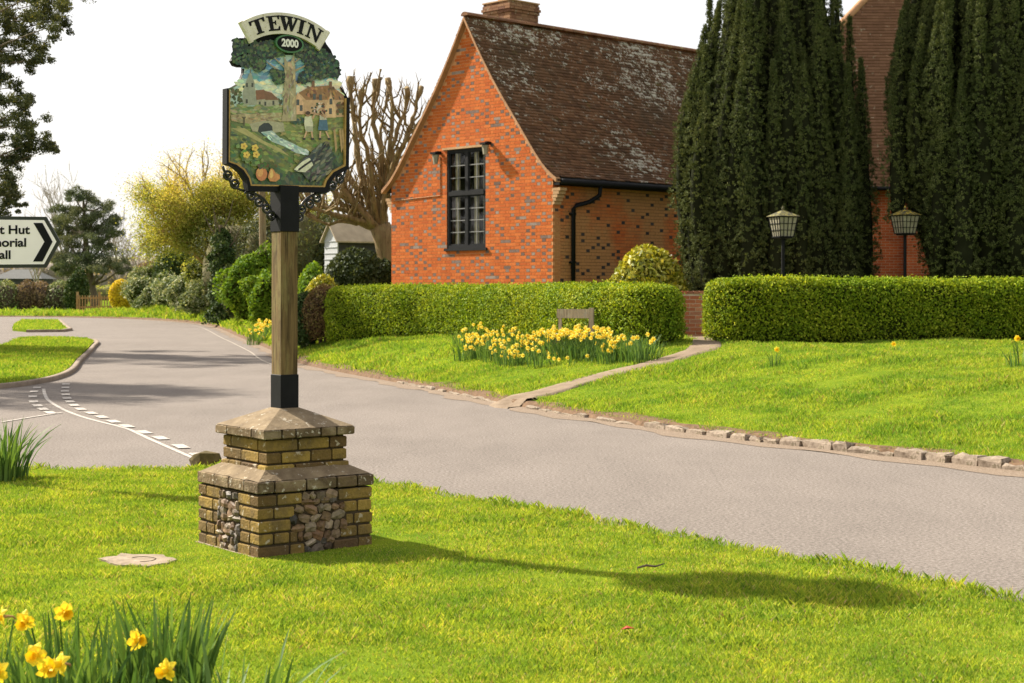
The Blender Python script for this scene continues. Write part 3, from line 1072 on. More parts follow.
PWD = .118
mb = MB()
pbox(mb, -PWD / 2, PWD / 2, -PWD / 2, PWD / 2, .86, 2.16, bev=.006)
mb.build('post', M['post_wood'], sgn)
mb = MB()
pbox(mb, -PWD / 2 - .004, PWD / 2 + .004, -PWD / 2 - .004, PWD / 2 + .004, .80, 1.052, bev=.003)
mb.build('foot_sleeve', M['black'], sgn)
mb = MB()
pbox(mb, -PWD / 2 - .006, PWD / 2 + .006, -PWD / 2 - .006, PWD / 2 + .006, 1.927, 2.21, bev=.003)
mb.build('head_sleeve', M['black'], sgn)

PT = .032                                       # thickness of the sign board


def uv(px, py, off=0.):
    """a picture point as (u, z) on the front of the sign board"""
    C = PC + NF * (PT / 2)
    k = (px - CX) / F
    t_ = (C @ NF) / (k * NF[0] + NF[1])
    p = np.array([k * t_, t_]) - C
    return (float(p @ E1), CH - (py - HY) / F * t_)


def bd(u, z, off=0.):
    q = PC + NF * (PT / 2 + off) + E1 * u
    return (q[0], q[1], z)


def qa(x, y): return (215 + x / 6.207, 5 + y / 6.207)
def qb(x, y): return (215 + x / 6.207, 100 + y / 6.207)


OUT = [(225, 88.6), (224.6, 164), (233, 167), (239.8, 172.4), (244.8, 180.4), (246.4, 191.3), (326, 192.8), (327.8, 183.8), (334, 175.7), (346.8, 169.3), (347.8, 97.6),
       (344, 90.5), (338.5, 84), (337.6, 79), (340.6, 74), (339.4, 66), (334.2, 58), (331, 50), (326.5, 44), (321, 32), (300, 20), (284, 16), (262, 20), (250, 28), (246, 38), (240, 38),
       (236, 39), (234.3, 45.3), (235.5, 53), (231.4, 60.8), (234, 65.5), (239, 67), (243.6, 67), (243.4, 73), (241.6, 77.5), (237.5, 84), (231.5, 87.5)]
mb = MB()
fr = [bd(*uv(*p)) for p in OUT]
bk = [bd(*uv(*p), off=-PT) for p in OUT]
mb.prism(fr[::-1], bk[::-1])
board = mb.build('sign_board', M['black'], sgn)

pc = MB()
_lay = [.0015]


def inpoly(x, y, poly):
    r, j = False, len(poly) - 1
    for i in range(len(poly)):
        xi, yi = poly[i]; xj, yj = poly[j]
        if ((yi > y) != (yj > y)) and x < (xj - xi) * (y - yi) / (yj - yi + 1e-12) + xi:
            r = not r
        j = i
    return r


def lin(c):
    return tuple(1.28 * w_ * (x / 255 / 12.92 if x < 10 else ((x / 255 + .055) / 1.055) ** 2.4) for x, w_ in zip([v * .8 + .2 * (c[0] * .3 + c[1] * .6 + c[2] * .1) for v in c], (1.02, 1., .88)))


def paint(poly, col, step=.0001):
    _lay[0] += step
    P_ = [bd(*uv(*p), off=_lay[0]) for p in poly]
    a = sum(poly[i][0] * poly[(i + 1) % len(poly)][1] - poly[(i + 1) % len(poly)][0] * poly[i][1] for i in range(len(poly)))
    if a > 0:
        P_ = P_[::-1]
    pc.add(P_, [tuple(range(len(P_)))], 0, lin(col))


def daub(poly, n, size, cols, asp=2., ang=None, jit=14):
    """brush strokes inside a shape"""
    xs = [p[0] for p in poly]; ys = [p[1] for p in poly]
    k = 0
    lay0 = _lay[0]
    while k < n:
        x, y = random.uniform(min(xs), max(xs)), random.uniform(min(ys), max(ys))
        if not inpoly(x, y, poly):
            k += .05
            continue
        a = random.uniform(0, 6.28) if ang is None else ang + random.gauss(0, .3)
        l, w_ = size * random.uniform(.6, 1.3) * asp / 2, size * random.uniform(.6, 1.3) / 2
        c = random.choice(cols)
        c = tuple(max(0, min(255, v + random.uniform(-jit, jit))) for v in c)
        _lay[0] = lay0 + .0001 + .0002 * (k / n)
        ca, sa = math.cos(a), math.sin(a)
        paint([(x + ca * dx * l - sa * dy * w_, y + sa * dx * l + ca * dy * w_) for dx, dy in ((-1, 0), (-.4, -1), (.5, -.9), (1, 0), (.5, .9), (-.4, 1))], c, 0.)
        k += 1
    _lay[0] = lay0 + .0004


GOLD = [(228.6, 90), (228.4, 161.6), (235, 164.2), (242, 170), (247, 178.5), (248.6, 188.6), (322.6, 190.2), (324.3, 181.5), (331, 173.2), (343.6, 166.6), (344.4, 98.6), (340, 88), (300, 60), (243, 75), (238, 84)]
PIC = [(227, 89.4), (227, 161.8), (236, 163.6), (242.8, 169.3), (248, 178), (249.6, 187.6), (321.6, 189.2), (323.4, 180.9), (330.4, 172.3), (342.6, 165.8), (343.3, 98.6), (339, 88), (337, 82), (320, 60), (246, 60), (243.4, 75), (238, 85)]
paint(GOLD, (150, 112, 52))
paint(PIC, (92, 110, 62), .0006)
SKY = [(227, 91.5), (238, 85), (243.4, 75), (246, 55), (330, 55), (337, 82), (339, 88), (343.3, 98.6), (343.3, 112), (227, 112)]
paint(SKY, (150, 178, 178))
daub([(244, 60), (331, 60), (336, 80), (243, 80)], 120, 4, [(86, 136, 168), (110, 160, 186), (76, 124, 160)], 2.4, 0)
daub([(240, 80), (337, 80), (342, 98), (232, 95)], 110, 4, [(206, 200, 170), (198, 194, 172), (180, 194, 184)], 2.4, 0)
daub([(227, 92), (246, 86), (252, 104), (227, 110)], 60, 3, [(70, 78, 44), (98, 100, 56), (54, 66, 40)], 1.5)
daub([(258, 92), (272, 96), (282, 100), (282, 106), (258, 106)], 40, 2.6, [(92, 84, 48), (70, 80, 46)], 1.5)
# church
paint([qa(190, 480), qa(210, 425), qa(222, 420), qa(245, 490), qa(255, 620), qa(170, 625), qa(170, 540)], (134, 138, 126))
paint([qa(215, 420), qa(219, 385), qa(224, 420)], (108, 112, 108))
paint([qa(250, 530), qa(300, 525), qa(350, 570), qa(350, 600), qa(255, 595)], (126, 82, 60))
paint([qa(255, 590), qa(390, 575), qa(395, 640), qa(255, 640)], (146, 142, 124))
paint([qa(300, 530), qa(350, 545), qa(395, 590), qa(310, 590)], (118, 80, 58))
for x, y in ((196, 500), (230, 500), (195, 600), (275, 615), (310, 615), (360, 610)):
    paint([qa(x - 6, y - 15), qa(x + 6, y - 15), qa(x + 6, y + 10), qa(x - 6, y + 10)], (62, 66, 62))
# fields, lane and hillside
paint([qb(90, 40), qb(415, 40), qb(420, 75), qb(90, 80)], (112, 126, 76))
daub([qb(90, 30), qb(415, 35), qb(420, 85), qb(90, 85)], 70, 2.4, [(132, 140, 84), (96, 116, 74), (150, 150, 110)], 3, 0)
paint([qb(95, 92), qb(410, 78), qb(420, 130), qb(200, 150), qb(100, 130)], (150, 134, 100))
daub([qb(95, 92), qb(410, 78), qb(420, 130), qb(100, 130)], 50, 2., [(168, 150, 116), (126, 116, 84)], 3, 0)
paint([qb(420, 90), qb(795, 100), qb(795, 300), qb(560, 320), qb(400, 200)], (110, 122, 64))
daub([qb(420, 90), qb(795, 100), qb(795, 330), qb(560, 330), qb(400, 200)], 170, 2.6, [(128, 138, 70), (96, 112, 62), (140, 140, 80)], 2.4, 0)
paint([qb(92, 150), qb(220, 150), qb(330, 240), qb(470, 330), qb(470, 520), qb(230, 540), qb(180, 430), qb(92, 390)], (92, 108, 58))
daub([qb(92, 150), qb(220, 150), qb(330, 240), qb(520, 340), qb(520, 520), qb(230, 540), qb(180, 430), qb(92, 390)], 260, 3, [(108, 122, 62), (80, 100, 60), (124, 132, 70), (66, 90, 58)], 2.4, .35)
paint([qb(100, 175), qb(180, 175), qb(300, 255), qb(400, 300), qb(460, 350), qb(360, 305), qb(250, 250)], (154, 146, 92))
paint([qb(92, 400), qb(180, 440), qb(225, 540), qb(680, 545), qb(720, 470), qb(795, 420), qb(795, 330), qb(520, 440), qb(380, 470)], (58, 82, 58))
daub([qb(92, 380), qb(180, 420), qb(225, 540), qb(680, 545), qb(720, 470), qb(795, 420), qb(795, 330), qb(520, 440), qb(380, 470)], 220, 3, [(52, 78, 56), (72, 96, 60), (44, 66, 52)], 2.4, 1.2)
# bridge and stream
paint([qb(210, 150), qb(300, 128), qb(420, 140), qb(430, 195), qb(360, 205), qb(230, 195)], (150, 146, 122))
paint([qb(262, 195), qb(270, 165), qb(300, 143), qb(330, 143), qb(352, 165), qb(355, 205), qb(300, 225)], (46, 54, 60))
paint([qb(280, 200), qb(350, 190), qb(400, 235), qb(470, 265), qb(580, 320), qb(575, 345), qb(500, 330), qb(430, 290), qb(350, 260)], (150, 172, 176))
daub([qb(290, 205), qb(350, 195), qb(400, 240), qb(470, 270), qb(580, 322), qb(560, 338), qb(500, 325), qb(430, 285), qb(350, 255)], 45, 1.8, [(186, 204, 206), (116, 146, 160)], 3, .5)
paint([qb(160, 105), qb(190, 105), qb(182, 118), qb(180, 160), qb(172, 160), qb(172, 118)], (84, 78, 60))
# cottages
paint([qa(498, 560), qa(530, 545), qa(580, 620), qa(580, 680), qa(498, 675)], (188, 146, 110))
paint([qa(515, 545), qa(580, 510), qa(700, 500), qa(740, 520), qa(795, 560), qa(795, 640), qa(690, 640), qa(590, 620)], (140, 98, 62))
daub([qa(530, 535), qa(580, 510), qa(700, 500), qa(740, 520), qa(790, 560), qa(790, 620), qa(600, 610)], 60, 2., [(158, 112, 72), (122, 84, 54), (98, 72, 50)], 2, 1.2)
paint([qb(500, 0), qb(795, 0), qb(795, 105), qb(700, 110), qb(560, 80), qb(500, 75)], (176, 138, 104))
paint([qa(680, 640), qa(715, 550), qa(745, 640), qa(745, 700), qa(680, 700)], (198, 158, 118))
paint([qa(500, 680), qa(505, 545), qa(520, 555), qa(545, 610), qa(545, 680)], (196, 152, 118))
for x, y in ((510, 605), (530, 640), (715, 600), (712, 660), (650, 575), (612, 570), (765, 640)):
    paint([qa(x - 9, y - 18), qa(x + 9, y - 18), qa(x + 9, y + 18), qa(x - 9, y + 18)], (74, 78, 82))
for x, y in ((605, 490), (712, 495)):
    paint([qa(x - 9, y - 20), qa(x + 9, y - 20), qa(x + 9, y + 20), qa(x - 9, y + 20)], (120, 82, 58))
daub([qb(600, 20), qb(680, 20), qb(690, 80), qb(590, 75)], 26, 2.2, [(54, 72, 48), (120, 60, 50), (190, 180, 170)], 1.2)
daub([qb(755, 20), qb(795, 20), qb(795, 100), qb(755, 90)], 22, 2.6, [(100, 74, 50), (84, 84, 50)], 1.6)
daub([qb(465, 110), qb(560, 105), qb(545, 150), qb(470, 145)], 26, 2.4, [(58, 84, 76), (48, 72, 60)], 1.6)
# great tree
TR = [qa(425, 320), qa(440, 350), qa(455, 365), qa(470, 340), qa(485, 310), qa(492, 380), qa(495, 480), qa(500, 680), qb(500, 130), qb(405, 135), qa(415, 680), qa(425, 480)]
paint(TR, (150, 136, 106))
daub([qa(428, 350), qa(490, 350), qa(496, 600), qb(490, 110), qb(412, 110), qa(420, 500)], 60, 1.8, [(172, 158, 124), (124, 112, 86), (142, 140, 112)], 4, 1.55)
for a, b, c_ in (((430, 440), (310, 350), 9), ((440, 400), (330, 300), 7), ((490, 410), (590, 360), 8), ((485, 360), (560, 300), 6)):
    paint([qa(a[0], a[1] - c_), qa(b[0], b[1] - 3), qa(b[0], b[1] + 3), qa(a[0], a[1] + c_)], (140, 126, 98))
CROWN = [qa(120, 215), qa(190, 205), qa(240, 240), qa(420, 200), qa(600, 250), qa(690, 250), qa(740, 330), qa(775, 380), qa(775, 440), qa(700, 450), qa(600, 470), qa(520, 490), qa(500, 440), qa(540, 390), qa(470, 310), qa(430, 300), qa(360, 330),
         qa(300, 330), qa(290, 400), qa(250, 415), qa(190, 370), qa(150, 385), qa(100, 350), qa(125, 300)]
for q in ([qa(110, 215), qa(250, 215), qa(260, 380), qa(180, 385), qa(102, 350)], [qa(250, 240), qa(420, 210), qa(430, 310), qa(330, 330), qa(260, 320)], [qa(470, 210), qa(640, 260), qa(740, 330), qa(560, 350), qa(480, 310)],
          [qa(560, 360), qa(740, 320), qa(776, 400), qa(770, 446), qa(690, 450), qa(600, 470), qa(510, 490), qa(510, 450)], [qa(340, 400), qa(420, 420), qa(415, 480), qa(370, 490), qa(350, 440)], [qa(200, 330), qa(300, 340), qa(300, 390), qa(250, 415)]):
    daub(q, 170, 3.2, [(32, 54, 44), (46, 70, 48), (24, 42, 36), (58, 80, 50), (40, 66, 58)], 1.5)
    daub(q, 60, 2.4, [(66, 88, 54), (78, 98, 58), (26, 44, 36)], 1.4)
# two children walking (clothes as painted)
paint([qb(548, 105), qb(590, 100), qb(600, 150), qb(598, 200), qb(555, 200), qb(545, 150)], (186, 184, 164))
paint([qb(555, 165), qb(600, 165), qb(600, 200), qb(552, 200)], (150, 150, 130))
for q in ((563, 90, 12), (655, 90, 12)):
    paint([qb(q[0] + q[2] * math.cos(a * .7), q[1] + q[2] * math.sin(a * .7)) for a in range(9)], (120, 84, 60))
paint([qb(640, 120), qb(685, 118), qb(695, 190), qb(630, 188)], (62, 98, 132))
paint([qb(640, 95), qb(680, 95), qb(684, 125), qb(642, 125)], (170, 165, 150))
for x0, x1 in ((560, 545), (590, 598), (645, 643), (680, 700)):
    paint([qb(x0 - 5, 195), qb(x0 + 5, 195), qb(x1 + 5, 240), qb(x1 - 5, 240)], (188, 146, 116))
    paint([qb(x1 - 10, 236), qb(x1 + 8, 236), qb(x1 + 8, 250), qb(x1 - 10, 250)], (50, 48, 44))
for hx_, hy_ in ((568, 88), (660, 88)):
    paint([qb(hx_ + 15 * math.cos(a * .7), hy_ + 17 * math.sin(a * .7)) for a in range(9)], (150, 108, 80))
    paint([qb(hx_ + 15 * math.cos(a * .7), hy_ - 6 + 12 * math.sin(a * .7)) for a in range(9)], (70, 50, 36))
paint([qb(590, 110), qb(612, 80), qb(618, 86), qb(598, 125)], (170, 130, 100))
paint([qb(680, 105), qb(655, 70), qb(650, 76), qb(672, 118)], (170, 130, 100))
# fence stakes at the right
for x in (735, 770, 785):
    paint([qb(x - 10, 190), qb(x + 2, 180), qb(x + 14, 300), qb(x + 4, 330)], (160, 128, 84))
# badger
BAD = [qb(480, 430), qb(520, 380), qb(570, 350), qb(610, 300), qb(660, 275), qb(710, 295), qb(725, 360), qb(715, 430), qb(690, 460), qb(640, 500), qb(560, 490), qb(530, 450), qb(485, 445)]
paint(BAD, (66, 72, 66))
daub(BAD, 120, 2.4, [(52, 58, 56), (86, 92, 84), (110, 112, 100), (40, 46, 46)], 3, -.7)
paint([qb(480, 432), qb(530, 385), qb(575, 360), qb(585, 372), qb(540, 405), qb(500, 440)], (196, 196, 180))
paint([qb(500, 445), qb(555, 405), qb(590, 385), qb(600, 405), qb(550, 450)], (180, 180, 164))
paint([qb(505, 430), qb(545, 400), qb(580, 378), qb(588, 386), qb(550, 412), qb(512, 440)], (34, 36, 36))
# primroses, apple and pear
daub([qb(130, 280), qb(270, 280), qb(290, 400), qb(220, 420), qb(130, 350)], 46, 3.6, [(86, 116, 58), (110, 134, 64), (66, 96, 52)], 1.4)
for x, y in ((170, 288), (238, 298), (185, 342), (245, 340)):
    for a in range(5):
        ax, ay = x + 13 * math.cos(a * 1.257), y + 13 * math.sin(a * 1.257)
        paint([qb(ax + 10 * math.cos(k * 1.05), ay + 10 * math.sin(k * 1.05)) for k in range(6)], (206, 170, 66))
    paint([qb(x + 6 * math.cos(k * 1.05), y + 6 * math.sin(k * 1.05)) for k in range(6)], (170, 110, 40))
paint([qb(278 + 36 * math.cos(a * .5236), 460 + 44 * math.sin(a * .5236)) for a in range(12)], (184, 106, 62))
paint([qb(268 + 20 * math.cos(a * .5236), 450 + 28 * math.sin(a * .5236)) for a in range(12)], (204, 140, 78))
paint([qb(335, 425), qb(350, 430), qb(365, 455), qb(390, 465), qb(392, 490), qb(365, 508), qb(330, 505), qb(316, 480), qb(325, 450)], (188, 120, 66))
paint([qb(335, 432), qb(346, 436), qb(352, 470), qb(340, 490), qb(326, 478)], (202, 160, 86))
daub([qb(255, 395), qb(360, 395), qb(370, 425), qb(260, 420)], 16, 3, [(60, 84, 48), (88, 74, 44)], 2.2)
picture = pc.build('painted_picture', M['paint'], board)
FO = [(225, 88.6), (224.6, 164), (233, 167), (239.8, 172.4), (244.8, 180.4), (246.4, 191.3), (326, 192.8), (327.8, 183.8), (334, 175.7), (346.8, 169.3), (347.8, 97.6)]
FI = [(227, 90), (226.7, 162.4), (234.6, 165.0), (241.8, 170.4), (247, 178.4), (248.8, 186), (323, 187.4), (325, 180.8), (331.6, 172.4), (343.8, 166), (344.5, 98.5)]
FG2 = [(228.4, 90.6), (228, 161.2), (235.6, 163.8), (243, 169), (248.3, 177.4), (250.2, 184.6), (321.6, 185.9), (323.6, 179.8), (330.2, 171.2), (342.4, 164.7), (343.1, 98.8)]
for nm_, A1, A2, m_, o1 in (('frame', FO, FI, M['black'], _lay[0] + .003), ('gold_bead', FI, FG2, plain('gold_line', (.36, .22, .06), .5, .3, .3, 30), _lay[0] + .0015)):
    mb = MB()
    n = len(A1)
    v = [bd(*uv(*p), off=o1) for p in A1] + [bd(*uv(*p), off=o1) for p in A2] + [bd(*uv(*p), off=.0002) for p in A1] + [bd(*uv(*p), off=.0002) for p in A2]
    f = []
    for i in range(n - 1):
        f += [(i, i + 1, n + i + 1, n + i), (i, 2 * n + i, 2 * n + i + 1, i + 1), (n + i, n + i + 1, 3 * n + i + 1, 3 * n + i)]
    mb.add(v, f + [(0, n, 3 * n, 2 * n), (n - 1, 3 * n - 1, 4 * n - 1, 2 * n - 1)])
    mb.build(nm_, m_, board)

LO = _lay[0] + .002
print('paint layers', LO)
# banner over the top with the name of the village
BV, BRO, BRI = 3.266 - .56, .56, .431
u0 = uv(286.5, 20)[0] - .026


def arc(r, a, off):
    return bd(u0 + r * math.sin(R(a)), BV + r * math.cos(R(a)), off)


mb = MB()
A_ = np.linspace(-31.5, 31.8, 25)
front = [arc(BRO, a, LO + .012) for a in A_] + [arc(BRI, a, LO + .012) for a in A_[::-1]]
back = [arc(BRO, a, .004) for a in A_] + [arc(BRI, a, .004) for a in A_[::-1]]
mb.prism(front, back)
ban = mb.build('name_scroll', M['banner'], board)
for a, s_ in ((-32.3, -1), (32.6, 1)):
    mb = MB()
    p0, p1 = Vector(arc(BRO + .006, a, .022)), Vector(arc(BRI - .006, a, .022))
    mb.tube([p0, p1], .017, 10)
    mb.build('rolled_end', M['banner'], ban, smooth=False)
mb = MB()
LET = {  # slab-serif capitals in a 100 x 100 box: rectangles and slanted strokes
    'T': [[(8, 100), (92, 100), (92, 70), (84, 70), (78, 88), (62, 88), (62, 10), (74, 8), (74, 0), (26, 0), (26, 8), (38, 10), (38, 88), (22, 88), (16, 70), (8, 70)]],
    'E': [[(8, 100), (90, 100), (90, 74), (82, 74), (76, 90), (46, 90), (46, 57), (58, 57), (62, 66), (68, 66), (68, 36), (62, 36), (58, 47), (46, 47), (46, 10), (78, 10), (85, 28), (93, 28), (93, 0), (8, 0), (8, 8), (20, 10), (20, 90), (8, 92)]],
    'W': [[(-8, 100), (38, 100), (38, 92), (28, 91), (38, 38), (48, 72), (43, 91), (38, 92), (38, 100), (76, 100), (76, 92), (68, 91), (76, 38), (90, 91), (80, 92), (80, 100), (110, 100), (110, 92), (102, 91), (78, 0), (66, 0), (52, 50), (38, 0), (26, 0), (4, 91), (-8, 92)]],
    'I': [[(22, 100), (78, 100), (78, 92), (64, 90), (64, 10), (78, 8), (78, 0), (22, 0), (22, 8), (36, 10), (36, 90), (22, 92)]],
    'N': [[(2, 100), (36, 100), (78, 36), (78, 90), (66, 92), (66, 100), (100, 100), (100, 92), (90, 90), (90, -2), (80, -2), (28, 76), (28, 10), (40, 8), (40, 0), (4, 0), (4, 8), (16, 10), (16, 90), (2, 92)]]}
for ch, ang, wd in (('T', -22.3, .122), ('E', -9.8, .102), ('W', 2.0, .114), ('I', 12.6, .09), ('N', 23.0, .112)):
    for poly in LET[ch]:
        q = []
        for x, y in poly:
            rr_ = BRI + .020 + y / 100 * .091
            q.append((x, y, rr_, ang + math.degrees((x - 50) / 100 * wd / .495)))
        mb.prism([arc(r_, a_, LO + .0145) for _, _, r_, a_ in q], [arc(r_, a_, LO + .0105) for _, _, r_, a_ in q])
mb.build('lettering', M['black'], ban)
# oval with the year
uc, zc = uv(287.2, 44.3)
mb = MB()
for rx, rz, o1 in ((.098, .056, LO + .006),):
    E_ = [(uc + rx * math.cos(2 * math.pi * i / 32), zc + rz * math.sin(2 * math.pi * i / 32)) for i in range(32)]
    mb.prism([bd(a, b, o1) for a, b in E_], [bd(a, b, .003) for a, b in E_])
oval = mb.build('year_plaque', M['green_rim'], board)
mb = MB()
E_ = [(uc + .086 * math.cos(2 * math.pi * i / 32), zc + .046 * math.sin(2 * math.pi * i / 32)) for i in range(32)]
mb.prism([bd(a, b, LO + .0085) for a, b in E_], [bd(a, b, LO + .004) for a, b in E_])
mb.build('plaque_face', M['black'], oval)


def text_mesh(body, size, bold=0.):
    cu = bpy.data.curves.new('t', 'FONT')
    cu.body = body; cu.size = size; cu.offset = bold; cu.align_x = 'CENTER'; cu.align_y = 'CENTER'
    o = bpy.data.objects.new('t', cu)
    COL.objects.link(o)
    me = bpy.data.meshes.new_from_object(o.evaluated_get(bpy.context.evaluated_depsgraph_get()))
    v = [tuple(x.co) for x in me.vertices]; f = [tuple(p.vertices) for p in me.polygons]
    bpy.data.objects.remove(o); bpy.data.curves.remove(cu); bpy.data.meshes.remove(me)
    return v, f


v, f = text_mesh('2000', .063, .0026)
mb = MB()
mb.add([bd(uc + x * .92, zc + y, LO + .0105) for x, y, _ in v], f)
mb.build('lettering', M['pale_lettering'], oval)


# wrought-iron scrolls under the board
def ring(c, r=.025, tr=.0085):
    mb = MB()
    pts = [bd(c[0] + r * math.cos(a), c[1] + r * math.sin(a), -PT / 2) for a in np.linspace(0, 2 * math.pi, 17)[:-1]]
    mb.tube(pts, tr, 8, closed=True)
    mb.tube([bd(c[0], c[1], -PT / 2 - .012), bd(c[0], c[1], -PT / 2 + .012)], r * .42, 8)
    mb.build('scroll_ring', M['iron'], sgn, smooth=True)


for p in ((229, 175.2), (236, 183.9), (252.4, 195.3), (260.3, 202), (267.8, 208.7), (272.2, 215.5), (341, 178.7), (333.4, 185.6), (318.2, 197.4), (311.2, 203.6), (303, 209.2), (300.6, 216.5)):
    ring(uv(*p))
for side in ([(246, 192.5), (255, 193.3), (264, 198), (270, 206), (272.8, 213), (272.9, 221)], [(326, 193), (318, 193.5), (309, 198), (302.6, 205), (300, 212), (299.8, 221)],
             [(224, 166), (226, 172), (231, 180.5), (238, 188), (245.5, 191)], [(347, 170.5), (344, 176), (338, 183), (331, 190), (326, 192.5)]):
    mb = MB()
    q = dense(np.array([uv(*p) for p in side]), .02)
    mb.tube([bd(a, b, -PT / 2) for a, b in q], .008, 8)
    mb.build('scroll_bar', M['iron'], sgn, smooth=True)

# ------------------------------------------------------------------ small things on the lawn
sl_ = thing('inspection_cover', 'pale concrete inspection cover flush in the lawn, with a curved crack', 'cover', (SLAB[0], SLAB[1], .02))
mb = MB()
cs = [G0(100, 562.5), G0(125, 557.5), G0(160, 558.5), G0(176, 564), G0(150, 569.5), G0(116, 570)]
rr = random.Random(3)
pts = []
for i in range(len(cs)):
    for t_ in (0, .33, .66):
        p = [cs[i][k] * (1 - t_) + cs[(i + 1) % len(cs)][k] * t_ for k in (0, 1)]
        pts.append((p[0] + rr.uniform(-.03, .03), p[1] + rr.uniform(-.03, .03)))
mb.prism([(*p, .024) for p in pts], [(*p, -.02) for p in pts])
mb.build('slab', M['slab'], sl_)
mb = MB()
cr = dense(np.array([G0(132, 562), G0(140, 561), G0(150, 561.4), G0(156, 563), G0(150, 565.3), G0(140, 566)]), .02)
mb.tube([(*p, .023) for p in cr], .004, 5)
mb.build('crack', M['mortar_dark'], sl_)
mb = MB()
mb.blob((0, 0, .06), (.15, .10, .085), 7, 0, .22, random.Random(5))
st = mb.build('boundary_stone', m_stone('mossy_stone', (.05, .04, .014), (.14, .10, .035), (.22, .19, .1), 12, .64, 8), None, False, (-2.72, 14.2, 0), True)
tag(st, 'low mossy stone at the lawn edge behind the brick plinth', 'stone')
mb = MB()
mb.tube([(-.07, 0, .05), (-.02, .01, .062), (.03, 0, .058), (.08, .02, .07)], [.006, .007, .006, .003], 6)
tag(mb.build('twig', M['bark'], None, False, (*G0(650, 577), 0), True), 'short dark twig lying on the sunny lawn near the road', 'twig')
mb = MB()
mb.add([(-.03, 0, .055), (0, -.018, .068), (.035, .005, .06), (.0, .02, .07)], [(0, 1, 2, 3)])
mb.add([(-.03, 0, .053), (0, -.018, .066), (.035, .005, .058), (.0, .02, .068)], [(3, 2, 1, 0)])
tag(mb.build('fallen_leaf', plain('red_leaf', (.35, .05, .02), .7), None, False, (*G0(627, 642), 0), True), 'single red brown fallen leaf on the lawn', 'leaf')

# kerb stones of the far verge
seglen = np.concatenate([[0], np.cumsum(np.linalg.norm(np.diff(KD[:, :2], axis=0), axis=1))])


def at_len(s):
    return np.array([np.interp(s, seglen, KD[:, k]) for k in (0, 1)]), np.array([np.interp(s, seglen, KT[:, k]) for k in (0, 1)])


rr = random.Random(17)
s = np.interp(10.5, KD[:, 1], seglen)
s_end = np.interp(26.5, KD[:, 1], seglen)
while s < s_end:
    p, tdir = at_len(s)
    far = p[1] > 18.2
    L = rr.uniform(.16, .42) if not far else rr.uniform(.25, .5)
    p, tdir = at_len(s + L / 2)
    if abs(p[1] - PATH[0][1]) < .55:
        s += L; continue
    nn = np.array([tdir[1], -tdir[0]])
    hgt = rr.uniform(.045, .10) * (1 if not far else .5)
    yw = rr.uniform(-.13, .13); tdir = np.array([tdir[0] * math.cos(yw) - tdir[1] * math.sin(yw), tdir[0] * math.sin(yw) + tdir[1] * math.cos(yw)])
    mb = MB()
    hx, hy = L / 2, .075
    vs = []
    for z, k in ((-.03, 1), (hgt * .75, 1), (hgt, .84)):
        for a, b in ((-1, -1), (0, -1), (1, -1), (1, 1), (0, 1), (-1, 1)):
            vs.append((tdir[0] * a * hx * k + nn[0] * b * hy * k + rr.uniform(-.016, .016), tdir[1] * a * hx * k + nn[1] * b * hy * k + rr.uniform(-.009, .009), z + (rr.uniform(-.016, .016) if z > 0 else 0)))
    fs = [(i + 6 * q, (i + 1) % 6 + 6 * q, (i + 1) % 6 + 6 * q + 6, i + 6 * q + 6) for q in range(2) for i in range(6)] + [(12, 13, 14, 15, 16, 17), (5, 4, 3, 2, 1, 0)]
    mb.add(vs, fs)
    mb.v = [(a + p[0] + nn[0] * .06, b + p[1] + nn[1] * .06, c) for a, b, c in mb.v]
    o = mb.build('kerb_stone', M['kerb'], None, False, (p[0], p[1], 0))
    tag(o, 'rough grey kerb stone in the row edging the far verge', 'kerb stone', 'kerb stones along the far verge')
    s += L + rr.uniform(.012, .05) + (rr.random() < .14) * .25
lawn_grass()
verge_grass()
island_grass()
# ------------------------------------------------------------------ brick hall with its gable to the road
HA = np.array([-.69, .72]); HA = HA / np.linalg.norm(HA)         # along the gable, to the left
HB = np.array([.72, .69]); HB = HB / np.linalg.norm(HB)          # along the side wall, to the right
HC = np.array([.92, 36.0])
HW, HL = 5.69, 15.0
HZ = .50
GNr = -HB                                                        # out of the gable
SNr = -HA                                                        # out of the side wall
hall = thing('brick_hall', 'orange brick hall with grey header bricks, steep tiled roof and a tall gable window', 'hall', (HC[0], HC[1], HZ))


def hp(a, b, z):
    q = HC + HA * a + HB * b
    return (q[0], q[1], z)


PROF = [(0, 8.06), (.6, 7.09), (1.17, 6.27), (1.9, 5.34), (2.4, 4.70), (2.75, 4.32), (3.08, 4.07)]
PX_, PZ_ = [p[0] for p in PROF], [p[1] for p in PROF]


def roof_z(h):
    return np.interp(abs(h), PX_, PZ_)


def hbrick(mb, a0, a1, b0, b1, z0, z1, mat):
    vs = [hp(a0, b0, z0), hp(a1, b0, z0), hp(a1, b1, z0), hp(a0, b1, z0), hp(a0, b0, z1), hp(a1, b0, z1), hp(a1, b1, z1), hp(a0, b1, z1)]
    mb.add(vs, [(0, 3, 2, 1), (4, 5, 6, 7), (0, 1, 5, 4), (1, 2, 6, 5), (2, 3, 7, 6), (3, 0, 4, 7)], mat)


rr = random.Random(23)
WIN = (2.22, 3.60, 2.51, 4.94)                   # a0, a1, z0, z1
# gable wall: mortar body with flemish-bond bricks standing 4 mm proud
mb = MB()
outl = [(0, HZ - .2), (HW, HZ - .2), (HW, roof_z(HW / 2) - .05)] + [(HW / 2 + h, roof_z(h) - .05) for h in (2.75, 2.4, 1.9, 1.17, .6)] + [(HW / 2, 8.0)] + [(HW / 2 - h, roof_z(h) - .05) for h in (.6, 1.17, 1.9, 2.4, 2.75)] + [(0, roof_z(HW / 2) - .05)]
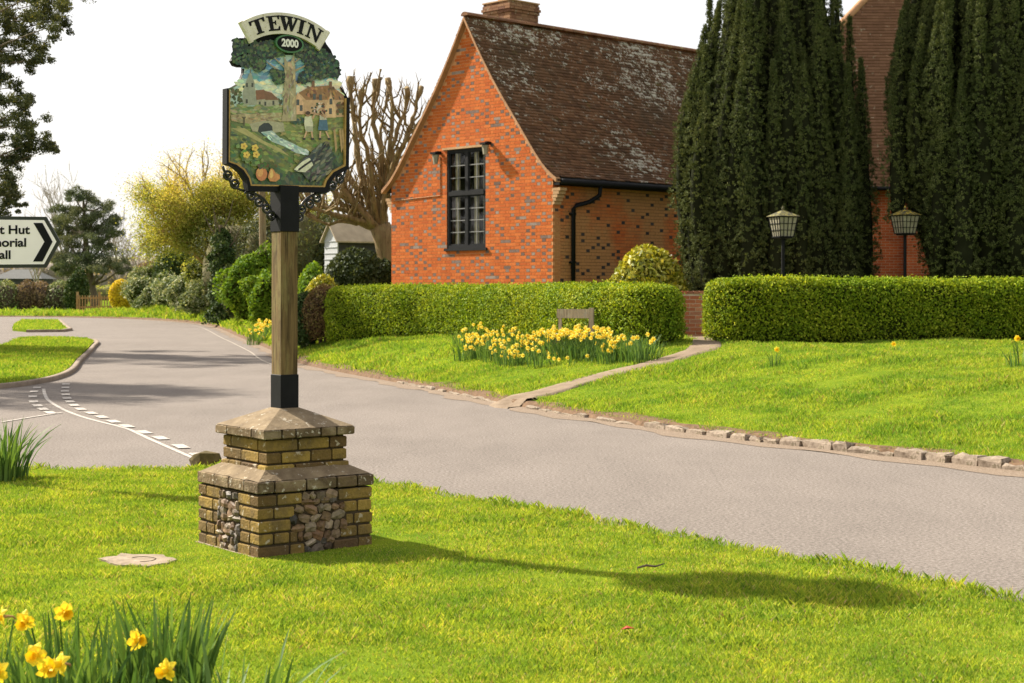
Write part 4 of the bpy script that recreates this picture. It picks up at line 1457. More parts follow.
# the wall as four pieces round the window opening
def gpiece(poly):
    mb.prism([hp(a, 0, z) for a, z in poly], [hp(a, .25, z) for a, z in poly])
a0, a1, z0, z1 = WIN
gpiece([(0, HZ - .2), (a0, HZ - .2), (a0, roof_z(HW / 2 - a0) - .05)] + [(HW / 2 - h, roof_z(h) - .05) for h in (.8, 1.17, 1.9, 2.4, 2.75)] + [(0, roof_z(HW / 2) - .05)])
gpiece([(HW, HZ - .2), (a1, HZ - .2), (a1, roof_z(a1 - HW / 2) - .05)] + [(HW / 2 + h, roof_z(h) - .05) for h in (.9, 1.17, 1.9, 2.4, 2.75)] + [(HW, roof_z(HW / 2) - .05)])
gpiece([(a0, HZ - .2), (a1, HZ - .2), (a1, z0), (a0, z0)])
gpiece([(a0, z1), (a1, z1), (a1, roof_z(a1 - HW / 2) - .05), (HW / 2, 8.0), (a0, roof_z(HW / 2 - a0) - .05)])
gw = mb.build('gable_wall', M['hall_mortar'], hall)
mb = MB()
ci = 0
z = HZ - .1
while z < 8.0:
    a = -.0 if ci % 2 == 0 else .057
    k = ci % 2
    while a < HW:
        wd = .218 if k % 2 == 0 else .105
        b = min(a + wd, HW)
        mid_h = max(abs(a - HW / 2), abs(b - HW / 2))
        if z + .0635 < roof_z(mid_h) - .06 and b - a > .03:
            ca, cb = a, b
            if z + .0635 > z0 and z < z1 and b > a0 and a < a1:
                if a < a0 - .02: cb = a0
                elif b > a1 + .02: ca = a1
                else: cb = ca
            if cb > ca:
                m_ = 1 if (k % 2 == 1 and rr.random() < .42) or rr.random() < .035 else 0
                hbrick(mb, ca, cb, -.004 - rr.uniform(0, .003), .05, z, z + .0635, m_)
        a = b + .010
        k += 1
    z += .0755
    ci += 1
mb.build('bricks', [M['red_brick'], M['blue_header']], gw)
# side wall
mb = MB()
mb.prism([hp(0, .26, HZ - .2), hp(0, HL, HZ - .2), hp(0, HL, 4.1), hp(0, .26, 4.1)], [hp(.25, .26, HZ - .2), hp(.25, HL, HZ - .2), hp(.25, HL, 4.1), hp(.25, .26, 4.1)])
mb.prism([hp(HW, .26, HZ - .2), hp(HW, HL, HZ - .2), hp(HW, HL, 4.1), hp(HW, .26, 4.1)], [hp(HW - .25, .26, HZ - .2), hp(HW - .25, HL, HZ - .2), hp(HW - .25, HL, 4.1), hp(HW - .25, .26, 4.1)])
mb.prism([hp(.26, HL, HZ - .2), hp(HW - .26, HL, HZ - .2), hp(HW - .26, HL, 4.1), hp(HW / 2, HL, 8.), hp(.26, HL, 4.1)], [hp(.26, HL - .2, HZ - .2), hp(HW - .26, HL - .2, HZ - .2), hp(HW - .26, HL - .2, 4.1), hp(HW / 2, HL - .2, 8.), hp(.26, HL - .2, 4.1)])
sw = mb.build('side_wall', M['side_mortar'], hall)
mb = MB()
ci, z = 0, HZ - .1
while z < 3.95:
    b = .006 if ci % 2 == 0 else .063
    k = ci % 2
    while b < 9.5:
        wd = .218 if k % 2 == 0 else .105
        m_ = 1 if (k % 2 == 1 and ((k // 2 + (ci * 2) % 3 + rr.randint(0, 1) * (rr.random() < .35)) % 3 == 0) and rr.random() < .6) else 0
        e_ = -.004 - rr.uniform(0, .003)
        hbrick(mb, e_, .05 if b > .26 else .24, b, b + wd, z, z + .0635, m_) if b > .3 else hbrick(mb, e_, -.0005, b, b + wd, z, z + .0635, m_)
        b += wd + .010
        k += 1
    z += .0755
    ci += 1
mb.build('bricks', [M['side_brick'], M['side_header']], sw)
# brick kneelers at the two ends of the gable
for s_ in (0, 1):
    mb = MB()
    for i in range(5):
        e = .05 + .045 * i
        zz = 3.50 + i * .0755
        if s_ == 0: hbrick(mb, -e, .0 - .002, -.006, .22, zz, zz + .068, 0)
        else: hbrick(mb, HW + .002, HW + e, -.006, .22, zz, zz + .068, 0)
    mb.build('kneeler', M['stone_trim'], hall)

# roof: courses of plain tiles following the swept slope
arc_s = np.concatenate([[0], np.cumsum(np.hypot(np.diff(PX_), np.diff(PZ_)))])
PL = dense(np.array(PROF), .06)
pls = np.concatenate([[0], np.cumsum(np.hypot(np.diff(PL[:, 0]), np.diff(PL[:, 1])))])


def rp(s_):
    return np.interp(s_, pls, PL[:, 0]), np.interp(s_, pls, PL[:, 1])


mb = MB()
for sd in (-1, 1):
    line = [(HW / 2 + sd * x, z_) for x, z_ in PL[::4]] + [(HW / 2 + sd * PL[-1][0], PL[-1][1])]
    n = len(line)
    v = [hp(a, -.10, z_ - .012) for a, z_ in line] + [hp(a, HL + .1, z_ - .012) for a, z_ in line] + [hp(a, -.10, z_ - .06) for a, z_ in line] + [hp(a, HL + .1, z_ - .06) for a, z_ in line]
    f = []
    for i in range(n - 1):
        f += [(i, i + 1, n + i + 1, n + i), (2 * n + i, 3 * n + i, 3 * n + i + 1, 2 * n + i + 1), (i, 2 * n + i, 2 * n + i + 1, i + 1)]
    f.append((n - 1, 3 * n - 1, 4 * n - 1, 2 * n - 1))
    mb.add(v, f)
roof = mb.build('roof', M['window_paint'], hall)
Vs, Fs = [], []
nv = 0
gauge, tw = .100, .166
ncs = int(pls[-1] / gauge)
for sd in (-1, 1):
    for c_ in range(ncs):
        s0, s1 = c_ * gauge - .02, (c_ + 1) * gauge + .012
        x0, z0_ = rp(max(s0, 0)); x1, z1_ = rp(s1)
        b = -.13 + (tw / 2 if c_ % 2 else 0) - tw / 2
        dx, dz = x1 - x0, z1_ - z0_
        l_ = math.hypot(dx, dz); nx, nz = -dz / l_, dx / l_
        while b < HL + .1:
            ba, bb = max(b + .003, -.13), min(b + tw - .003, HL + .12)
            if bb - ba > .03:
                lift = .026 + rr.uniform(-.006, .009)
                tip = rr.uniform(-.008, .008)
                a0_ = HW / 2 + sd * (x0 + nx * .004); a1_ = HW / 2 + sd * (x1 + nx * lift + dx / l_ * tip)
                za, zb = z0_ + nz * .004, z1_ + nz * lift + dz / l_ * tip
                tlt = rr.uniform(-.005, .005)
                Vs += [hp(a0_, ba, za), hp(a0_, bb, za), hp(a1_, bb, zb + tlt), hp(a1_, ba, zb - tlt),
                       hp(a1_ - sd * nx * .02, bb, zb - nz * .02), hp(a1_ - sd * nx * .02, ba, zb - nz * .02)]
                Fs += [(nv, nv + 1, nv + 2, nv + 3), (nv + 3, nv + 2, nv + 4, nv + 5)]
                nv += 6
            b += tw
fast('tiles', np.array(Vs), np.array(Fs), M['tile'], roof)
mb = MB()                                          # half-round ridge tiles
b = -.12
while b < HL:
    vs = []
    L = .32
    for bb in (b, b + L):
        for q in range(7):
            an = math.pi * q / 6
            vs.append(hp(HW / 2 + .125 * math.cos(an), bb, 8.085 + .095 * math.sin(an)))
    mb.add(vs, [(i, i + 1, 8 + i, 7 + i) for i in range(6)] + [(0, 1, 2, 3, 4, 5, 6), (13, 12, 11, 10, 9, 8, 7)])
    b += L + .008
mb.build('ridge_tiles', m_stone('ridge_tile', (.12, .055, .03), (.24, .12, .06), (.3, .27, .1), 5, .6, 3), roof)
for sd in (-1, 1):                                 # bedded verge along the gable
    mb = MB()
    line = [(HW / 2 + sd * x, z_) for x, z_ in PL[::3]] + [(HW / 2 + sd * PL[-1][0], PL[-1][1])]
    if sd == -1:
        pass
    n = len(line)
    v = []
    for dz, db in ((.004, -.145), (.004, .0), (-.085, .0), (-.085, -.145)):
        v += [hp(a, db, z_ + dz) for a, z_ in line]
    f = []
    for q in range(4):
        o1, o2 = q * n, ((q + 1) % 4) * n
        f += [(o1 + i, o1 + i + 1, o2 + i + 1, o2 + i) for i in range(n - 1)]
    f += [(0, n, 2 * n, 3 * n), (n - 1, 2 * n - 1, 3 * n - 1, 4 * n - 1)]
    mb.add(v, f)
    mb.build('verge', M['verge'], roof)
# chimney
chb = 1.62
CHA = HW / 2 + .72
ch = MB()
ch.prism([hp(CHA - .46, chb, 7.5), hp(CHA + .46, chb, 7.5), hp(CHA + .46, chb + .98, 7.5), hp(CHA - .46, chb + .98, 7.5)],
         [hp(CHA - .46, chb, 8.60), hp(CHA + .46, chb, 8.60), hp(CHA + .46, chb + .98, 8.60), hp(CHA - .46, chb + .98, 8.60)])
chim = ch.build('chimney', M['side_mortar'], hall)
mb = MB()
z, ci = 7.6, 0
while z < 8.70:
    e = .006 if z < 8.40 else (.03 if z < 8.48 else (.055 if z < 8.56 else (.03 if z < 8.64 else .015)))
    for (u0_, u1_, ax) in ((-.46, .46, 0), (0, .98, 1)):
        for far in (0, 1):
            a = u0_ - e + (.0 if ci % 2 else -.05)
            while a < u1_ + e:
                b = min(a + .218, u1_ + e)
                aa = max(a, u0_ - e)
                if b - aa > .03:
                    if ax == 0:
                        y0, y1 = (chb - e, chb + .05) if not far else (chb + .93, chb + .98 + e)
                        hbrick(mb, CHA + aa, CHA + b, y0, y1, z, z + .0635, 0)
                    else:
                        x0, x1 = (-.46 - e, -.41) if not far else (.41, .46 + e)
                        hbrick(mb, CHA + x0 + .001, CHA + x1 - .001, chb + aa + .001, chb + b - .001, z + .001, z + .065, 0)
                a = b + .01
    z += .0755; ci += 1
mb.build('bricks', M['chimney_brick'], chim)
mb = MB()
hbrick(mb, CHA - .5, CHA + .5, chb - .04, chb + 1.02, 8.705, 8.735, 0)
mb.build('capping', M['stone_trim'], chim)
for bb in (.27, .71):
    mb = MB()
    p = hp(CHA + .05, chb + bb, 8.735)
    mb.lathe([(.14, 0), (.13, .06 if bb > .5 else .1), (.15, .07 if bb > .5 else .12), (.11, .08 if bb > .5 else .13)], p, 14)
    mb.build('chimney_pot', M['terracotta'], chim)

# the tall gable window: dark frame, top light and taller lower light, panes in glazing bars
a0, a1, z0, z1 = WIN
zt = 3.88
mb = MB()
def wbar(x0, x1, zz0, zz1, b0=-.0, b1=.10):
    hbrick(mb, x0, x1, b0, b1, zz0, zz1, 0)
wbar(a0, a0 + .065, z0 + .06, z1, .01); wbar(a1 - .065, a1, z0 + .06, z1, .01)
wbar(a0 + .065, a1 - .065, z1 - .065, z1, .01); wbar(a0 + .065, a1 - .065, z0 + .06, z0 + .13, .01)
wbar(a0 + .065, a1 - .065, zt - .05, zt + .05, -.012)
am = (a0 + a1) / 2
wbar(am - .045, am + .045, z0 + .13, zt - .05, .015); wbar(am - .045, am + .045, zt + .05, z1 - .065, .015)
win = mb.build('window', M['window_paint'], hall)
for (x0, x1) in ((a0 + .065, am - .045), (am + .045, a1 - .065)):
    for (y0, y1, nr) in ((z0 + .13, zt - .05, 4), (zt + .05, z1 - .065, 3)):
        mb = MB()
        fr_ = .03
        wbar(x0, x0 + fr_, y0, y1, .03, .08); wbar(x1 - fr_, x1, y0, y1, .03, .08)
        wbar(x0 + fr_, x1 - fr_, y0, y0 + fr_, .03, .08); wbar(x0 + fr_, x1 - fr_, y1 - fr_, y1, .03, .08)
        xm = (x0 + x1) / 2
        mbg = MB()
        mb, mbk = mbg, mb
        wbar(xm - .012, xm + .012, y0 + fr_, y1 - fr_, .04, .075)
        for k in range(1, nr):
            yy = y0 + fr_ + (y1 - y0 - 2 * fr_) * k / nr
            wbar(x0 + fr_, xm - .012, yy - .011, yy + .011, .04, .075); wbar(xm + .012, x1 - fr_, yy - .011, yy + .011, .04, .075)
        mb.build('glazing_bars', M['glazing'], win)
        mb = mbk
        mb.build('casement', M['window_paint'], win)
        mb = MB()
        mb.add([hp(x0 + .01, .06, y0 + .01), hp(x1 - .01, .06, y0 + .01), hp(x1 - .01, .06, y1 - .01), hp(x0 + .01, .06, y1 - .01)], [(3, 2, 1, 0)])
        gm = bpy.data.materials.get('clear_pane')
        if gm is None:
            q = NT('clear_pane')
            gl = q.n('ShaderNodeBsdfGlossy', {'Color': (.9, .92, .95, 1), 'Roughness': .03})
            tr = q.n('ShaderNodeBsdfTransparent', {'Color': (.75, .78, .76, 1)})
            fz = q.n('ShaderNodeFresnel', {'IOR': 1.5})
            q.t.links.new(q.n('ShaderNodeMixShader', {'Fac': fz.outputs[0], 1: tr.outputs[0], 2: gl.outputs[0]}).outputs[0], q.out.inputs['Surface'])
            gm = q.m
        mb.build('pane', gm, win)
mb = MB()
wbar(a0 - .06, a1 + .06, z0, z0 + .058, -.05, .2)
mb.build('sill', M['window_paint'], win)
mb = MB()                                          # what one sees through the panes: drawn-back curtains, a dim room
hbrick(mb, a0 - .3, a1 + .3, 1.4, 1.45, z0 - .3, z1 + .3, 0)
mb.build('room_back', plain('dim_room', (.13, .11, .08), .9, .1, .3, 2), win)
mb = MB()
for c0 in (a0 + .10, a0 + .42, am + .02, am + .40):
    vs = []
    for i in range(9):
        aa = c0 + i * .022
        vs += [hp(aa, .17 + .025 * math.sin(i * 1.9), z0 + .1), hp(aa, .17 + .025 * math.sin(i * 1.9), z1)]
    mb.add(vs, [(2 * i, 2 * i + 2, 2 * i + 3, 2 * i + 1) for i in range(8)])
mb.build('curtain', M['curtain'], win, smooth=True)
mb = MB()                                          # tan tile course over the window
hbrick(mb, a0 - .02, a1 + .12, -.05, .0 - .008, z1 + .003, z1 + .055, 0)
mb.build('window_head', M['stone_trim'], hall)
# two bulkhead lanterns and their cable
for aa, zz in ((3.83, 4.84), (2.06, 4.96)):
    mb = MB()
    q = hp(aa, -.16, zz)
    mb.box((q[0], q[1], zz + .03), (.19, .20, .05), 0, (HA, HB))
    mb.bar(hp(aa, -.008, zz + .06), hp(aa, -.14, zz + .06), .07, .05)
    lan = mb.build('wall_lantern', M['black'], hall)
    mb = MB()
    mb.lathe([(.055, -.22), (.09, -.02), (.08, -.003)], (q[0], q[1], zz), 6)
    mb.build('glass', M['lamp_glass'], lan)
mb = MB()
mb.tube([hp(3.83, -.018, 4.80), hp(3.83, -.018, 3.86), hp(5.60, -.018, 3.80)], .011, 5)
mb.build('cable', M['verge'], hall)
# eaves gutter, soffit and downpipe
mb = MB()
hbrick(mb, -.20, -.008, .01, HL, 3.93, 3.985, 0)
mb.build('soffit', M['black'], hall)
mb = MB()
mb.tube([hp(-.29, .0, 4.0), hp(-.29, HL, 4.0)], .062, 8)
mb.build('gutter', M['black'], hall, smooth=True)
mb = MB()
mb.tube([hp(-.27, 1.28, 3.97), hp(-.25, 1.27, 3.74), hp(-.12, 1.05, 3.58), hp(-.065, .70, 3.50), hp(-.065, .60, 3.42), hp(-.065, .59, .45)], .052, 8)
for zz in (3.3, 2.2, 1.1):
    q = hp(-.04, .59, zz)
    mb.box(q, (.1, .16, .05), 0, (HA, HB))
mb.build('downpipe', M['black'], hall, smooth=True)

# ------------------------------------------------------------------ taller hall behind the yews
def wing_mat():
    t = NT('wing_brick')
    cc = t.n('ShaderNodeTexCoord').outputs['Object']
    vx = t.n('ShaderNodeMapping', {'Vector': cc, 'Rotation': (R(90), 0, 0)}).outputs[0]
    b = t.n('ShaderNodeTexBrick', {'Vector': vx, 'Color1': (.40, .09, .03, 1), 'Color2': (.28, .06, .025, 1), 'Mortar': (.34, .2, .12, 1), 'Scale': 1., 'Mortar Size': .007, 'Brick Width': .225, 'Row Height': .0755, 'Bias': -.2})
    f = t.ramp(t.noise(1.2, 4), [(.3, g(.7)), (.7, g(1.15))])
    return t.finish(t.mix(1., b.outputs['Color'], f, 'MULTIPLY'), .9, .1)


WM = wing_mat()
WX0, WX1, WY0, WY1, WE, WP = 6.9, 26., 44., 53., 4.36, 1.95
wing = thing('tall_hall', 'tall brick hall with steep red tiled roof showing between the two yews', 'hall', (WX0, WY0, .5))
mb = MB()
mb.box(((WX0 + WX1) / 2, (WY0 + WY1) / 2, 2.35), (WX1 - WX0, WY1 - WY0, 4.1))
mb.build('wall', WM, wing)
mb = MB()
mb.box((11.05, WY0 - .16, 2.2), (.55, .30, 3.9))
mb.build('pier', WM, wing)
mb = MB()
mb.box((15.05, WY0 - .16, 2.2), (.55, .30, 3.9))
mb.build('pier', WM, wing)
hd = (WY1 - WY0) / 2 + .3
zr = WE + hd * WP
mb = MB()
RX0, HF = 4.75, 1.9
c0_ = [(RX0, WY0 - .3, WE), (WX1 + .3, WY0 - .3, WE), (WX1 + .3, WY1 + .3, WE), (RX0, WY1 + .3, WE)]
rg = [(RX0 + hd * HF, WY0 - .3 + hd, zr), (WX1 - 2, WY0 - .3 + hd, zr)]
mb.add(c0_ + rg, [(0, 1, 5, 4), (1, 2, 5), (2, 3, 4, 5), (3, 0, 4), (3, 2, 1, 0)])
wr = mb.build('roof', M['window_paint'], wing)
Vs, Fs, nv = [], [], 0
sl_len = math.hypot(hd, hd * WP)
ny, nz = -hd * WP / sl_len, hd / sl_len
for c_ in range(int(sl_len / .105)):
    t0, t1 = c_ * .105 / sl_len, ((c_ + 1) * .105 + .015) / sl_len       # from the eaves upward
    x = RX0 + t1 * hd * HF + (.083 if c_ % 2 else 0)
    while x < WX0 + 12:
        lo = .026 + rr.uniform(-.005, .008)
        ya, yb = WY0 - .3 + t0 * hd, WY0 - .3 + t1 * hd
        za, zb = WE + t0 * hd * WP, WE + t1 * hd * WP
        Vs += [(x, yb + ny * .004, zb + nz * .004), (x + .1655, yb + ny * .004, zb + nz * .004), (x + .1655, ya + ny * lo, za + nz * lo), (x, ya + ny * lo, za + nz * lo),
               (x + .1655, ya + ny * .004, za), (x, ya + ny * .004, za)]
        Fs += [(nv, nv + 1, nv + 2, nv + 3), (nv + 3, nv + 2, nv + 4, nv + 5)]
        nv += 6
        x += .166
fast('tiles', np.array(Vs), np.array(Fs), M['tile_red'], wr)
mb = MB()
mb.tube([c0_[0], rg[0]], .11, 8)
mb.build('hip_tiles', M['verge'], wr, smooth=True)
mb = MB()
mb.tube([(WX0 - .4, WY0 - .38, WE - .02), (WX1, WY0 - .38, WE - .02)], .06, 8)
mb.build('gutter', M['black'], wing, smooth=True)

# low garden wall seen through the gap at the head of the path
gw_ = thing('garden_wall', 'low old red brick garden wall across the gap between the clipped hedges', 'wall', (3.7, 31, .6))
mb = MB()
mb.box((3.9, 31.1, 1.0), (5.2, .20, 1.0))
body = mb.build('mortar_body', M['wall_mortar'], gw_)
mb = MB()
z, ci = .55, 0
while z < 1.46:
    x = 1.3 + (.115 if ci % 2 else 0)
    while x < 6.5:
        b = min(x + .215, 6.5)
        mb.box(((x + b) / 2, 31.1, z + .0325), (b - x, .212 + rr.uniform(-.003, .003), .065))
        x = b + .011
    z += .0765; ci += 1
mb.build('bricks', M['wall_brick'], gw_)
mb = MB()
x = 1.3
while x < 6.5:
    mb.box((x + .05, 31.1, 1.525), (.1, .24 + rr.uniform(-.004, .004), .055))
    x += .111
mb.build('coping', M['wall_brick'], gw_)


# ------------------------------------------------------------------ clipped hedges
def hedge(name, label, line, hw, ztop, nside, leaf, L, W, seed=0, endcaps=(True, True)):
    D_ = dense(np.array(line, float), .12)
    T = unit(np.gradient(D_, axis=0)); N = np.stack([T[:, 1], -T[:, 0]], 1)
    # outline with round ends
    out = [D_[i] + N[i] * hw for i in range(len(D_))]
    onr = [N[i] for i in range(len(D_))]
    for k in range(1, 14):
        a = math.pi * k / 14
        dd = N[-1] * math.cos(a) + T[-1] * math.sin(a)
        out.append(D_[-1] + dd * hw); onr.append(dd)
    for i in range(len(D_) - 1, -1, -1):
        out.append(D_[i] - N[i] * hw); onr.append(-N[i])
    for k in range(1, 14):
        a = math.pi * k / 14
        dd = -N[0] * math.cos(a) - T[0] * math.sin(a)
        out.append(D_[0] + dd * hw); onr.append(dd)
    out, onr = np.array(out), np.array(onr)
    n = len(out)
    per = np.concatenate([[0], np.cumsum(np.linalg.norm(np.diff(np.vstack([out, out[:1]]), axis=0), axis=1))])
    zb = gz(out[:, 0], out[:, 1])
    zb = np.maximum(zb, .05)

    def prof(t):                                  # t 0..1 up the face: inward offset
        return .18 * np.clip((t - .72) / .28, 0, 1) ** 2.2 + .07 * np.clip((.22 - t) / .22, 0, 1) ** 1.5

    def wob(x, y, z):
        return .05 * fbm(x * 1. + z * .7, y + z * .9, 1.1, seed + 1) + .035 * fbm(x + z * 2, y - z * 2, 4.5, seed + 2)
    root = thing(name, label, 'hedge', (D_[len(D_) // 2][0], D_[len(D_) // 2][1], float(zb.mean())))
    # inner body
    rows = []
    for t in (0, .1, .25, .5, .7, .85, .95, 1.):
        off = prof(t) + .12
        x = out[:, 0] - onr[:, 0] * off; y = out[:, 1] - onr[:, 1] * off
        z = zb - .05 + (ztop - .05 - zb) * t
        w_ = wob(x, y, z)
        rows.append(np.stack([x + onr[:, 0] * w_, y + onr[:, 1] * w_, z], 1))
    A = np.array(rows)
    idx = np.arange(len(rows) * n).reshape(len(rows), n)
    Fc = np.stack([idx[:-1], np.roll(idx[:-1], -1, 1), np.roll(idx[1:], -1, 1), idx[1:]], -1).reshape(-1, 4)
    # flat top: join opposite points
    top = idx[-1]
    m = len(D_)
    tf = []
    for i in range(m - 1):
        tf.append((top[i], top[i + 1], top[m + 13 + m - 2 - i], top[m + 13 + m - 1 - i]))
    for cap0, cnt, a_, b_ in ((m - 1, 14, 0, 0), (2 * m + 12, 14, 0, 0)):
        ring_ = [top[(cap0 + k) % n] for k in range(15)]
        for k in range(7):
            tf.append((ring_[k], ring_[k + 1], ring_[13 - k], ring_[14 - k]))
    coreV, coreF = A.reshape(-1, 3), np.concatenate([Fc, np.array(tf)])
    # leaves on the faces
    q = rng.random(nside) * per[-1]
    ox = np.interp(q, per, np.append(out[:, 0], out[0, 0])); oy = np.interp(q, per, np.append(out[:, 1], out[0, 1]))
    nx = np.interp(q, per, np.append(onr[:, 0], onr[0, 0])); ny_ = np.interp(q, per, np.append(onr[:, 1], onr[0, 1]))
    t = rng.random(nside) ** .9
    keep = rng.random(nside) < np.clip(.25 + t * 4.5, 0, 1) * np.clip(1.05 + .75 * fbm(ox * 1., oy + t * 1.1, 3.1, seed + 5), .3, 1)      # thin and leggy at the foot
    ox, oy, nx, ny_, t = ox[keep], oy[keep], nx[keep], ny_[keep], t[keep]
    zb_ = np.interp(q[keep], per, np.append(zb, zb[0]))
    z = zb_ + (ztop - zb_) * t
    off = prof(t) + rng.uniform(-.04, .10, len(t)) - .05 * (rng.random(len(t)) < .06) - wob(ox, oy, z)
    C1 = np.stack([ox - nx * off, oy - ny_ * off, z], 1)
    N1 = unit(np.stack([nx, ny_, np.clip((t - .7) / .3, 0, 1) * 1.0], 1) + rng.normal(size=(len(t), 3)) * .55)
    # leaves on the top
    ntop = int(nside * (2 * hw) / 2.4)
    i = rng.integers(0, len(D_), ntop)
    lat = rng.uniform(-1, 1, ntop) * (hw - .10)
    C2 = np.stack([D_[i, 0] + N[i, 0] * lat + rng.uniform(-.1, .1, ntop), D_[i, 1] + N[i, 1] * lat + rng.uniform(-.1, .1, ntop), np.full(ntop, ztop)], 1)
    C2[:, 2] += -.10 * np.clip((np.abs(lat) - hw + .3) / .2, 0, 1) ** 2 + wob(C2[:, 0], C2[:, 1], 0) * .7 + rng.uniform(-.04, .03, ntop) + .05 * (rng.random(ntop) < .04)
    # round ends of the top
    ne = int(nside * .05)
    parts_c, parts_n = [C1, C2], [N1, unit(np.array([0, 0, 1.]) + rng.normal(size=(ntop, 3)) * .55)]
    for e_, tt in ((D_[0], -T[0]), (D_[-1], T[-1])):
        a = rng.uniform(0, 6.28, ne); rr_ = np.sqrt(rng.random(ne)) * (hw - .05)
        c = np.stack([e_[0] + np.cos(a) * rr_, e_[1] + np.sin(a) * rr_, ztop - .10 * np.clip((rr_ - hw + .3) / .25, 0, 1) ** 2 + rng.uniform(-.04, .03, ne)], 1)
        parts_c.append(c); parts_n.append(unit(np.array([0, 0, 1.]) + rng.normal(size=(ne, 3)) * .55))
    C, Nn = np.concatenate(parts_c), np.concatenate(parts_n)
    Ax = unit(rdir(len(C)) + np.array([0, 0, .5]) + Nn * .35)
    lv = leaves(C, Ax, Nn, L * rng.uniform(.7, 1.3, len(C)), W * rng.uniform(.7, 1.3, len(C)))
    V, Fq = join([lv, (coreV, coreF)])
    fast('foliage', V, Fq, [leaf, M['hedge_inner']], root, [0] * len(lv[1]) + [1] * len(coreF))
    return root


HL1 = [(2.25, 26.1), (1.55, 27.4), (.72, 29.6), (-.35, 31.9), (-1.35, 33.9), (-2.7, 35.6), (-3.7, 36.6)]
hedge('clipped_hedge', 'long clipped green hedge in front of the orange gable, behind the bench and daffodils', HL1, .54, 1.63, 88000, M['hedge_leaf'], .046, .028, 3)
HL2 = [(3.80, 26.55), (5.5, 26.5), (8, 26.45), (10.5, 26.4), (13.5, 26.3)]
hedge('clipped_hedge', 'broad clipped green hedge in front of the dark yews and both lantern posts', HL2, .62, 1.74, 88000, M['hedge_leaf'], .046, .028, 9)
bush('dying_shrub', 'brown half dead shrub patch closing the end of the clipped hedge by the oak post', 'shrub', (-4.42, 37.2, .98), (.46, .55, .70), 5200, .07, .035, M['hedge_brown'], plain('brown_inner', (.05, .03, .02), .95), 4, .2, bottom=-.85)
bush('ivy_mound', 'dark ivy mound at the foot of the brown shrub patch', 'ivy', (-4.85, 37.4, .85), (.36, .5, .66), 3600, .07, .06, M['ivy_leaf'], None, 8, .3, bottom=-.85)


